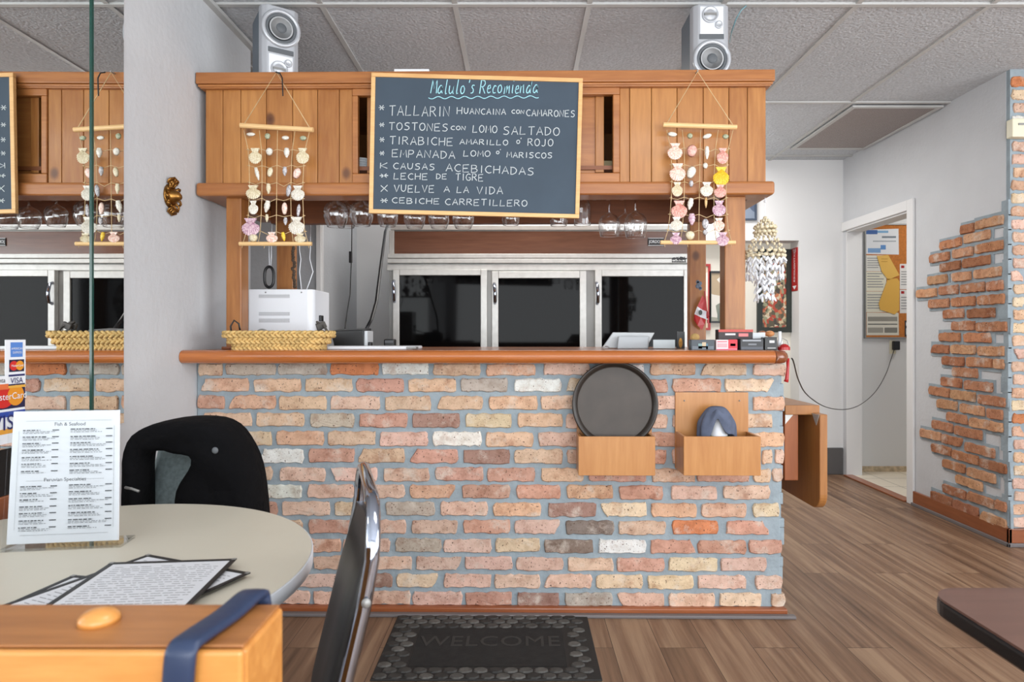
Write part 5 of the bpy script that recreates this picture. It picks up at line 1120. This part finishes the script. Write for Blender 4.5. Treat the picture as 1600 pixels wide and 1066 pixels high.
note([(1353,455.5),(1385,455.5),(1385,488),(1353,488)], (226,222,204), lines(1355,1383,460,485,6), 'cream notice above the framed-looking licence', .0)
note([(1354,488.5),(1404,489),(1404.5,524),(1354,524)], (222,218,204), [(1356,495,1402,502,(150,146,136)),(1356,506,1402,507.5,(90,90,86)),(1356,512,1380,520,(160,156,146)),(1382,512,1402,520,(130,128,120))], 'grey printed licence at the bottom left of the bulletin board', .0)
note([(1370,400),(1388,398.5),(1405.5,430),(1388,437.5),(1378,425)], (230,184,90), lines(1377,1392,404,412,2,(206,156,66)), 'yellow slip pinned askew below the flyer', .004)
note([(1387,436),(1402,435),(1405.5,440),(1405,485),(1398,491.5),(1375,484),(1373,474)], (226,176,80), [], 'large curled yellow slip hanging over the certificates', .004)
note([(1406,412.5),(1424,412.5),(1424,452),(1406,452)], (232,230,228), [(1408,415,1413,419,(206,60,60))]+lines(1408,1422,424,448,6), 'white notice with a red mark on the right half of the board', .0)
note([(1406,453),(1424,453),(1424,489.5),(1406,489.5)], (228,226,224), [(1408,455,1413,459,(206,60,60))]+lines(1408,1422,464,486,5), 'white notice under the one with a red mark, on the right half of the board', .0)
note([(1413.5,501),(1430,501),(1430,526),(1413.5,526)], (40,42,46), [(1415.5,504,1420,509,(220,220,220)),(1415.5,513,1420,523,(200,200,200))], 'small black and white card at the bottom right of the board', .0)
pl = thing('power_adapter', 'black power adapter plugged into the outlet under the bulletin board', 'power adapter', (W(1397,0,YH).x, YH-.03, W(0,547,YH).z))
MB().box(W(1392.5,0,YH).x, W(1402,0,YH).x, YH-.045, YH-.008, W(0,547,YH).z, W(0,533,YH).z).build('plug_body', M_black, pl, bevel=.006)
tag(MB().box(W(1389.5,0,YH).x, W(1399,0,YH).x, YH-.007, YH, W(0,553,YH).z, W(0,532,YH).z).build('wall_outlet', M_offw, bevel=.002), 'cream wall outlet below the bulletin board', 'outlet')
pa = [W(1397,547,YH-.03), W(1392,562,YH-.1), W(1384,585,5.2), W(1368,612,4.95), W(1345,632,4.6), W(1320,640,4.25), W(1290,636,3.8), W(1262,618,3.3), W(1248,595,2.95), W(1240,566,2.72), W(1237,560,2.69)]
def smoothpath(P_, n=6):
    out = []
    for i in range(len(P_)-1):
        p0, p1, p2, p3 = P_[max(i-1,0)], P_[i], P_[i+1], P_[min(i+2,len(P_)-1)]
        for k in range(n):
            t_ = k/n; out.append(0.5*((2*p1)+(p2-p0)*t_+(2*p0-5*p1+4*p2-p3)*t_*t_+(3*p1-p0-3*p2+p3)*t_**3))
    return out+[P_[-1]]
MB().tube(smoothpath(pa), .003, 6).build('cord', M_black, pl, smooth=True)
cbx = thing('alarm_box', 'cream plastic alarm box high on the brick pillar', 'alarm box', (2.86, 3.6, W(0,214,3.6).z))
MB().box(W(1581,0,3.58).x, W(1630,0,3.58).x, 3.575, 3.6235, W(0,214,3.58).z, W(0,185,3.58).z).build('housing', M_offw, cbx, bevel=.006)
MB().box(W(1590,0,3.58).x, W(1625,0,3.58).x, 3.570, 3.575, W(0,196,3.58).z, W(0,193,3.58).z).build('slot', M_alud, cbx)
# ceiling vent
vt = thing('ceiling_vent', 'rectangular perforated return-air vent in the ceiling over the passage', 'ceiling vent', (2.45, 4.65, CZ-.02))
MB().box(2.17, 2.765, 4.17, 4.20, CZ-.014, CZ).box(2.17, 2.765, 5.10, 5.13, CZ-.014, CZ).box(2.17, 2.20, 4.20, 5.10, CZ-.014, CZ).box(2.735, 2.765, 4.20, 5.10, CZ-.014, CZ).build('frame', M_grid, vt, bevel=.003)
MB().box(2.2, 2.735, 4.2, 5.1, CZ-.008, CZ-.004).build('perforated_grille', perfmat('vent_perforation', (164,154,150), (70,62,60), 75, 75, 'xy', 0.26), vt)
tag(MB().tube([W(1140,66,3.15), W(1143,50,3.0), W(1150,30,2.93), W(1158,16,2.915), W(1166,9,2.91)], .003, 6).build('teal_wire', mat('teal_wire', (120,160,168), 0.5), smooth=True), 'thin teal wire running from the right speaker up to the ceiling grid', 'wire')

# ================================================================== FLOOR MAT
dm = thing('door_mat', 'black rubber welcome mat with a pebble border on the floor before the bar', 'door mat', (-.115, 2.46, 0))
X0, X1, Y0_, Y1_ = -.515, .285, 2.20, 2.705
MB().box(X0, X1, Y0_, Y1_, 0.0005, .008).build('mat_base', M_rubber, dm, bevel=.003)
g = MB(); M_peb = tinted('rubber_pebbles', 0.7, 0.4, 40.0)
def peb(x, y, s=1.0):
    k = R(46, 98); g.col = lin((k, k*.98, k*.94)); n = 8; pts = [(x+.0255*s*math.cos(2*PI*(i+.5)/n)*1.05, y+.0195*s*math.sin(2*PI*(i+.5)/n)) for i in range(n)]
    vs = [(a, b_, .008) for a, b_ in pts]+[(x+(a-x)*.8, y+(b_-y)*.8, .0125) for a, b_ in pts]; g.add(vs, [(i, (i+1) % n, n+(i+1) % n, n+i) for i in range(n)]+[tuple(range(n, 2*n))])
rows_ = int((Y1_-Y0_)/.0385)
for r_ in range(rows_):
    y = Y1_-.022-r_*.0385; nx = int((X1-X0)/.0535)
    for i in range(nx):
        x = X0+.029+i*.0535+(.0267 if r_ % 2 else 0)
        if x > X1-.025: continue
        edge = min(x-X0, X1-x)
        if r_ < 3 or edge < .10 or r_ > rows_-3: peb(x, y)
g.build('pebble_border', M_peb, dm)
MB().box(X0+.115, X1-.115, Y0_+.085, Y1_-.122, .008, .0095).build('centre_panel', mat('dark_mat_panel', (30, 29, 28), 0.9, var=0.3, vscale=30, bump=0.6, bscale=60), dm)
textmesh('WELCOME', .115, lambda x, y, z: (-.115+x*.95, 2.47+y, .0095+z), 'raised_lettering', mat('mat_lettering', (52, 50, 48), 0.8), dm, ext=.0012, space=1.05)

# ================================================================== ROUND TABLE AND WHAT IS ON IT
TX, TY, TR, TZ = -.895, 1.195, .485, .75
rt = thing('round_table', 'round cream laminate dining table with a white edge, in the left foreground', 'table', (TX, TY, 0))
MB().lathe([(TR-.003, TZ-.026), (TR-.003, TZ-.001), (TR-.004, TZ)], 96, None, (TX, TY, 0)).build('tabletop', M_laminate, rt)
MB().lathe([(TR-.0028, TZ-.03), (TR, TZ-.028), (TR, TZ-.003), (TR-.0026, TZ-.0008), (TR-.0028, TZ-.03)], 96, None, (TX, TY, 0), False).build('edge_band', M_band, rt, smooth=True)
MB().lathe([(.04, .06), (.04, TZ-.05), (.16, TZ-.04), (.16, TZ-.027)], 24, None, (TX, TY, 0)).build('pedestal', M_black, rt)
g = MB()
for k in range(4):
    a = PI/4+k*PI/2; g.tube([(TX, TY, .06), (TX+.2*math.cos(a), TY+.2*math.sin(a), .05), (TX+.36*math.cos(a), TY+.36*math.sin(a), .018)], [.03,.026,.018], 8)
g.build('base', M_black, rt, smooth=True)
# menu stand
TLm, TRm = W(20,642,1.388), W(192,643,1.412); BLm, BRm = onz(8,858,TZ+.004), onz(188,850.5,TZ+.004)
TRm = TLm+(BRm-BLm)
ms = thing('menu_stand', 'clear acrylic stand with a printed seafood menu, on the round table', 'menu stand', ((BLm.x+BRm.x)/2, (BLm.y+BRm.y)/2, TZ))
def msp(u, v, d=0.0):
    p = TLm.lerp(TRm, u).lerp(BLm.lerp(BRm, u), v); return p+Vector((-.08*d, -d, -.2*d))
def mslab(u0, u1, v0, v1, d0, d1):
    return MB().add([msp(u0,v1,d0), msp(u1,v1,d0), msp(u1,v1,d1), msp(u0,v1,d1), msp(u0,v0,d0), msp(u1,v0,d0), msp(u1,v0,d1), msp(u0,v0,d1)], [(0,3,2,1),(4,5,6,7),(0,1,5,4),(1,2,6,5),(2,3,7,6),(3,0,4,7)])
sheet = mslab(.012, .988, .006, .97, 0, .0008).build('menu_sheet', M_paper, ms)
mslab(0, 1, 0, 1, .007, .009).build('acrylic_front', M_acryl, ms)
e = Vector((BRm.x-BLm.x, BRm.y-BLm.y, 0)).normalized(); nn = Vector((e.y, -e.x, 0))
A_ = BLm-e*.004; B_ = BRm+e*.006
bs = MB().add([A_+nn*.012+Vector((0,0,-.0035)), B_+nn*.012+Vector((0,0,-.0035)), B_-nn*.055+Vector((0,0,-.0035)), A_-nn*.055+Vector((0,0,-.0035)), A_+nn*.012+Vector((0,0,.002)), B_+nn*.012+Vector((0,0,.002)), B_-nn*.055+Vector((0,0,.002)), A_-nn*.055+Vector((0,0,.002))], [(0,3,2,1),(4,5,6,7),(0,1,5,4),(1,2,6,5),(2,3,7,6),(3,0,4,7)])
bs.build('acrylic_foot', M_acryl, ms)
g = MB(); gd = MB()
def mq(mb, u0, u1, v0, v1): mb.add([msp(u0,v1,.004), msp(u1,v1,.004), msp(u1,v0,.004), msp(u0,v0,.004)], [(0,1,2,3)])
def words(mb, u0, u1, v, h, dens=.8):
    u = u0
    while u < u1:
        l = R(.012, .045); mq(mb, u, min(u+l, u1), v, v+h*R(.8,1.1)); u += l+R(.006,.012)
mq(g, .14, .92, .077, .0785); mq(g, .13, .90, .906, .908); mq(g, .08, .082, .15, .87); mq(g, .945, .947, .12, .87); mq(g, .16, .38, .522, .5235); mq(g, .62, .86, .516, .5175)
for (v0, n, step) in ((.142, 7, .051), (.557, 7, .049)):
    for col, (ua, ub) in enumerate(((.115, .41), (.545, .90))):
        for i in range(n):
            v = v0+i*step+R(-.003,.003)
            words(gd, ua, ua+(ub-ua)*R(.5,.75), v, .0075); mq(gd, ub-.03, ub+.03, v, v+.007)
            for k in range(random.choice((1,2,2))): words(g, ua, ub-R(0,.12), v+.0135+k*.0105, .0042)
ti = g.build('small_print', M_ink, ms); gd.build('dish_names', M_inkd, ms)
for txt, u, v, s in (('Fish & Seafood', .53, .108, .0105), ('Peruvian Specialties', .50, .521, .0105)):
    Wm = (TRm-TLm).length; Hm = (BLm-TLm).length
    textmesh(txt, s, lambda x, y, z, u=u, v=v: msp(u+x/Wm, v-y/Hm, .0012), 'menu_heading', M_inkd, ms)
# menus lying on the table
M_mframe = mat('black_menu_edge', (26, 26, 27), 0.45)
def menu(corner, ang, w_, h_, z, label):
    """corner: top-left corner; ang: direction of the top edge"""
    t = thing('menu_folder', label, 'menu', (corner[0], corner[1], z), ang, 'menus on the round table'); fw = .0095
    MB().box(0, w_, -h_, -h_+fw, 0, .0022).box(0, w_, -fw, 0, 0, .0022).box(0, fw, -h_+fw, -fw, 0, .0022).box(w_-fw, w_, -h_+fw, -fw, 0, .0022).build('edge_binding', M_mframe, t, local=True, bevel=.0007)
    sh = MB().box(fw, w_-fw, -h_+fw, -fw, 0, .0012).build('paper_sheet', M_paper, t, local=True)
    g = MB()
    for i in range(24):
        y = -.026-i*(h_-.05)/24; u = .022
        while u < w_-.025:
            l = R(.006, .02); g.box(u, min(u+l, w_-.022), y-.0016, y, .0012, .0014); u += l+R(.002, .02 if i % 3 == 0 else .004)
    g.build('printed_lines', M_ink, t, local=True)
    for x in (0, w_-.008): MB().box(x, x+.008, -.008, 0, .0022, .0028).build('corner_clip', M_alud, t, local=True)
menu((-.817, 1.171), math.radians(-9), .229, .292, TZ+.0005, 'menu at the bottom of the pile, showing only at the far left')
menu((-.772, 1.162), math.radians(-13), .229, .292, TZ+.004, 'second menu from the left, half covered by the top menu')
menu((-.732, 1.262), math.radians(-22), .262, .33, TZ+.0075, 'menu whose corners stick out behind and right of the top menu')
menu((-.769, 1.203), math.radians(5.5), .229, .292, TZ+.012, 'top menu of the pile on the round table')

# ================================================================== CHAIRS
def chair(name, label, loc, rot, backm, H=.87, W_=.40):
    """origin at rear near foot; x across the back, y forward, z up"""
    t = thing(name, label, 'chair', loc, rot); lean = .24; zk = H-.10; off = lambda z: -lean*(min(z, zk)-.46)-.25*lean*max(0, z-zk)
    r = (.011, .017); pts = [(0, off(.44), .44)]
    n = 8; rc = .075
    for i in range(7): z = .46+(H-rc-.46)*i/6; pts.append((0, off(z), z))
    for i in range(1, n+1): a = PI/2*i/n; z = H-rc+rc*math.sin(a); pts.append((rc-rc*math.cos(a), off(z), z))
    half = pts; full = half+[(W_-p[0], p[1], p[2]) for p in reversed(half)]
    fr = MB().tube(full, [(.0105, .0078)]*len(full), 10, flat=(0,1,.0)).build('back_frame', M_steel, t, local=True, smooth=True)
    for x in (-.0115, W_+.0115):
        z = H-.13; MB().ball((x, off(z), z), .004, .007, .007).build('bolt', M_alud, fr, local=True, smooth=True)
    g = MB(); nu, nv = 10, 8; vs = []; fs = []
    for sgn in (1, -1):
        for j in range(nv+1):
            for i in range(nu+1):
                u, v = i/nu, j/nv; z = .50+(H-.075-.50)*v; x = .012+(W_-.024)*u; b_ = (.026 if sgn > 0 else .006)*(1-(2*u-1)**4)*(1-(2*v-1)**6)+.006
                if v > .85: x = W_/2+(x-W_/2)*(1-.5*(v-.85))
                vs.append((x, off(z)+sgn*b_-.012*math.sin(PI*u), z))
    K = (nu+1)*(nv+1)
    for s in range(2):
        for j in range(nv):
            for i in range(nu): a = s*K+j*(nu+1)+i; fs.append((a, a+1, a+nu+2, a+nu+1))
    ring_ = [i for i in range(nu+1)]+[j*(nu+1)+nu for j in range(1, nv+1)]+[nv*(nu+1)+i for i in range(nu-1, -1, -1)]+[j*(nu+1) for j in range(nv-1, 0, -1)]
    for a, b_ in zip(ring_, ring_[1:]+ring_[:1]): fs.append((a, b_, K+b_, K+a))
    g.add(vs, fs).build('back_pad', backm, t, local=True, smooth=True)
    MB().prism([(x, y) for x, y, _, _ in resample(rrect(W_/2-.005, .2, .05), 60)], .435, .485, lambda u, v, z: (W_/2+u, .2+v, z)).build('seat', M_vinyl, t, local=True, bevel=.012, segs=3)
    for x in (0, W_):
        MB().tube([(x, off(.46), .46), (x, -.01, .40), (x, -.05, .2), (x, -.09, .0)], .011, 8).build('leg', M_steel, t, local=True, smooth=True)
        MB().tube([(x, .36, .45), (x, .38, .3), (x, .42, .0)], .011, 8).build('leg', M_steel, t, local=True, smooth=True)
        MB().tube([(x, off(.46), .445), (x, .36, .445)], .010, 8).build('side_rail', M_steel, t, local=True, smooth=True)
    return t
lean = .24; top = Vector((-.203, .90, .95)); fwd = Vector((-.957, -.29, 0)); base = top+fwd*(lean*(.85-.46)+.25*lean*.1); 
chair('dining_chair', 'black vinyl chair with a chrome frame, seen from the side right of the round table', (base.x, base.y, 0), math.atan2(.957, -.29), M_vinyl, .95, .36)
jY = 1.93
ch2 = chair('dining_chair', 'grey-green upholstered chair behind the round table, draped with a black jacket', (W(372,0,jY).x, jY-.02, 0), PI, M_uphol, .92, .295)
# jacket draped over it
out_ = [(a, b-1) for a, b in [(200,850),(196,800),(192,755),(194,715),(203,686),(222,667),(250,659),(290,656.5),(325,658),(347,668),(366,690),(384,722),(392,752),(397,795),(400,850)]]
inn_ = [(222,850),(223,800),(225,770),(225,740),(226,716),(232,706),(243,706),(256,704),(272,710),(303,710),(301,728),(286,745),(276,765),(272,795),(271,850)]
YJ = 1.80; g = MB(); n = len(out_); steps = 6; vs = []; fs = []
def jp(i, t_, d):
    a, b_ = out_[i], inn_[i]; px_, py_ = a[0]+(b_[0]-a[0])*t_, a[1]+(b_[1]-a[1])*t_
    bul = .035*math.sin(PI*(t_*.8+.1))**.4
    wr = .010*math.sin(i*1.7+t_*6)+.006*math.sin(i*3.1-t_*4)
    return W(px_, py_, YJ+.03)+Vector((0, (-bul-wr) if d == 0 else .115*(1-t_)+.045, 0))
for d in (0, 1):
    for i in range(n):
        for k in range(steps+1): vs.append(jp(i, k/steps, d))
K = n*(steps+1)
for d in (0, 1):
    for i in range(n-1):
        for k in range(steps): a = d*K+i*(steps+1)+k; fs.append((a, a+1, a+steps+2, a+steps+1))
for i in range(n-1):
    for k in (0, steps): a = i*(steps+1)+k; b_ = a+steps+1; fs.append((a, b_, K+b_, K+a))
g.add(vs, fs); jk = thing('draped_jacket', 'black jacket draped over the chair back behind the round table', 'jacket', W(295, 850, 1.88))
g.build('jacket_cloth', M_cloth, jk, smooth=True, sub=1)
MB().ball(W(336, 704, YJ-.075), .009, .004, .009).build('snap_button', M_cone, jk, smooth=True)
MB().tube([W(196,762,YJ-.035), W(206,764,YJ-.045), W(217,768,YJ-.05)], .004, 6).build('zip_pull', M_alud, jk, smooth=True)

# ================================================================== FOREGROUND BOOTH AND STRAP
bt = thing('booth_backrest', 'oiled wooden booth back with a round plug on top, in the lower left foreground', 'booth', (-.55, .55, 0))
yf_, yb_, zt_ = .508, .597, .94
MB().box(-.95, -.2205, yf_+.008, yb_, .05, zt_-.003).build('core', M_booth, bt, bevel=.003)
MB().box(-.95, -.2205, yf_, yf_+.0075, .05, zt_-.001).build('front_board', M_booth, bt, bevel=.003)
MB().box(-.95, -.2235, yf_+.009, yb_-.001, zt_-.003, zt_).build('top_rail', M_boothtop, bt, bevel=.001)
MB().box(-.93, -.24, yf_+.01, yb_-.01, 0, .05).build('plinth', M_nosed, bt)
pk = onz(155, 972, zt_)
MB().lathe([(.0165, 0), (.016, .005), (.012, .009), (.005, .0115), (.0005, .012)], 24, None, pk).build('plug', M_booth, bt, smooth=True)
st = thing('navy_strap', 'navy leather bag strap looped over the wooden booth back', 'strap', (-.262, .55, .80))
g = MB(); pth = [(-.238, yb_+.006, .80), (-.243, yb_+.007, .90), (-.247, yb_+.007, .938), (-.249, yb_+.001, .949), (-.255, .56, .9465), (-.263, .515, .9465), (-.265, yf_-.004, .944), (-.266, yf_-.007, .935), (-.269, yf_-.006, .90), (-.276, yf_-.006, .80)]
g.tube(smoothpath([Vector(p) for p in pth], 4), (.0048, .0125), 12) if False else None
P_ = smoothpath([Vector(p) for p in pth], 5); vs = []; fs = []; K = 12
for i, p in enumerate(P_):
    tt = (P_[min(i+1,len(P_)-1)]-P_[max(i-1,0)]).normalized(); sx_ = Vector((1,0,0)); sx_ = (sx_-tt*sx_.dot(tt)).normalized(); up = sx_.cross(tt)
    for k in range(K): a = 2*PI*k/K; vs.append(p+sx_*.0125*math.copysign(abs(math.cos(a))**.6, math.cos(a))+up*.0042*math.copysign(abs(math.sin(a))**.6, math.sin(a)))
for i in range(len(P_)-1):
    for k in range(K): fs.append((i*K+k, i*K+(k+1) % K, (i+1)*K+(k+1) % K, (i+1)*K+k))
fs += [tuple(range(K)), tuple(range(len(P_)*K-K, len(P_)*K))]
g.add(vs, fs); g.build('strap_band', M_strap, st, smooth=True)

# ================================================================== DARK TABLE AT RIGHT
dt = thing('dark_table', 'dark brown laminate table with a black edge, at the lower right', 'table', (1.25, .75, 0))
rr = .055; xa, xb, ya_, yb_ = .705, 1.75, .35, 1.117
pf = []
for cx_, cy_, a0 in ((xb-rr, yb_-rr, 0), (xa+rr, yb_-rr, PI/2), (xa+rr, ya_+rr, PI), (xb-rr, ya_+rr, 1.5*PI)):
    for i in range(9): a = a0+PI/2*i/8; pf.append((cx_+rr*math.cos(a), cy_+rr*math.sin(a)))
MB().prism(pf, TZ-.004, TZ, lambda u, v, z: (u, v, z)).build('tabletop', M_darktop, dt)
pf2 = [((x-1.23)*1.003+1.23, (y-.73)*1.003+.73) for x, y in pf]
MB().prism(pf2, TZ-.032, TZ-.0035, lambda u, v, z: (u, v, z)).build('edge_band', M_black, dt, bevel=.006, segs=3)
MB().lathe([(.04, .03), (.04, TZ-.04), (.16, TZ-.033)], 20, None, (1.25, .73, 0)).build('pedestal', M_black, dt)
g = MB()
for k in range(4): a = k*PI/2; g.tube([(1.25, .73, .05), (1.25+.33*math.cos(a), .73+.33*math.sin(a), .02)], [.03, .018], 8)
g.build('base', M_black, dt, smooth=True)
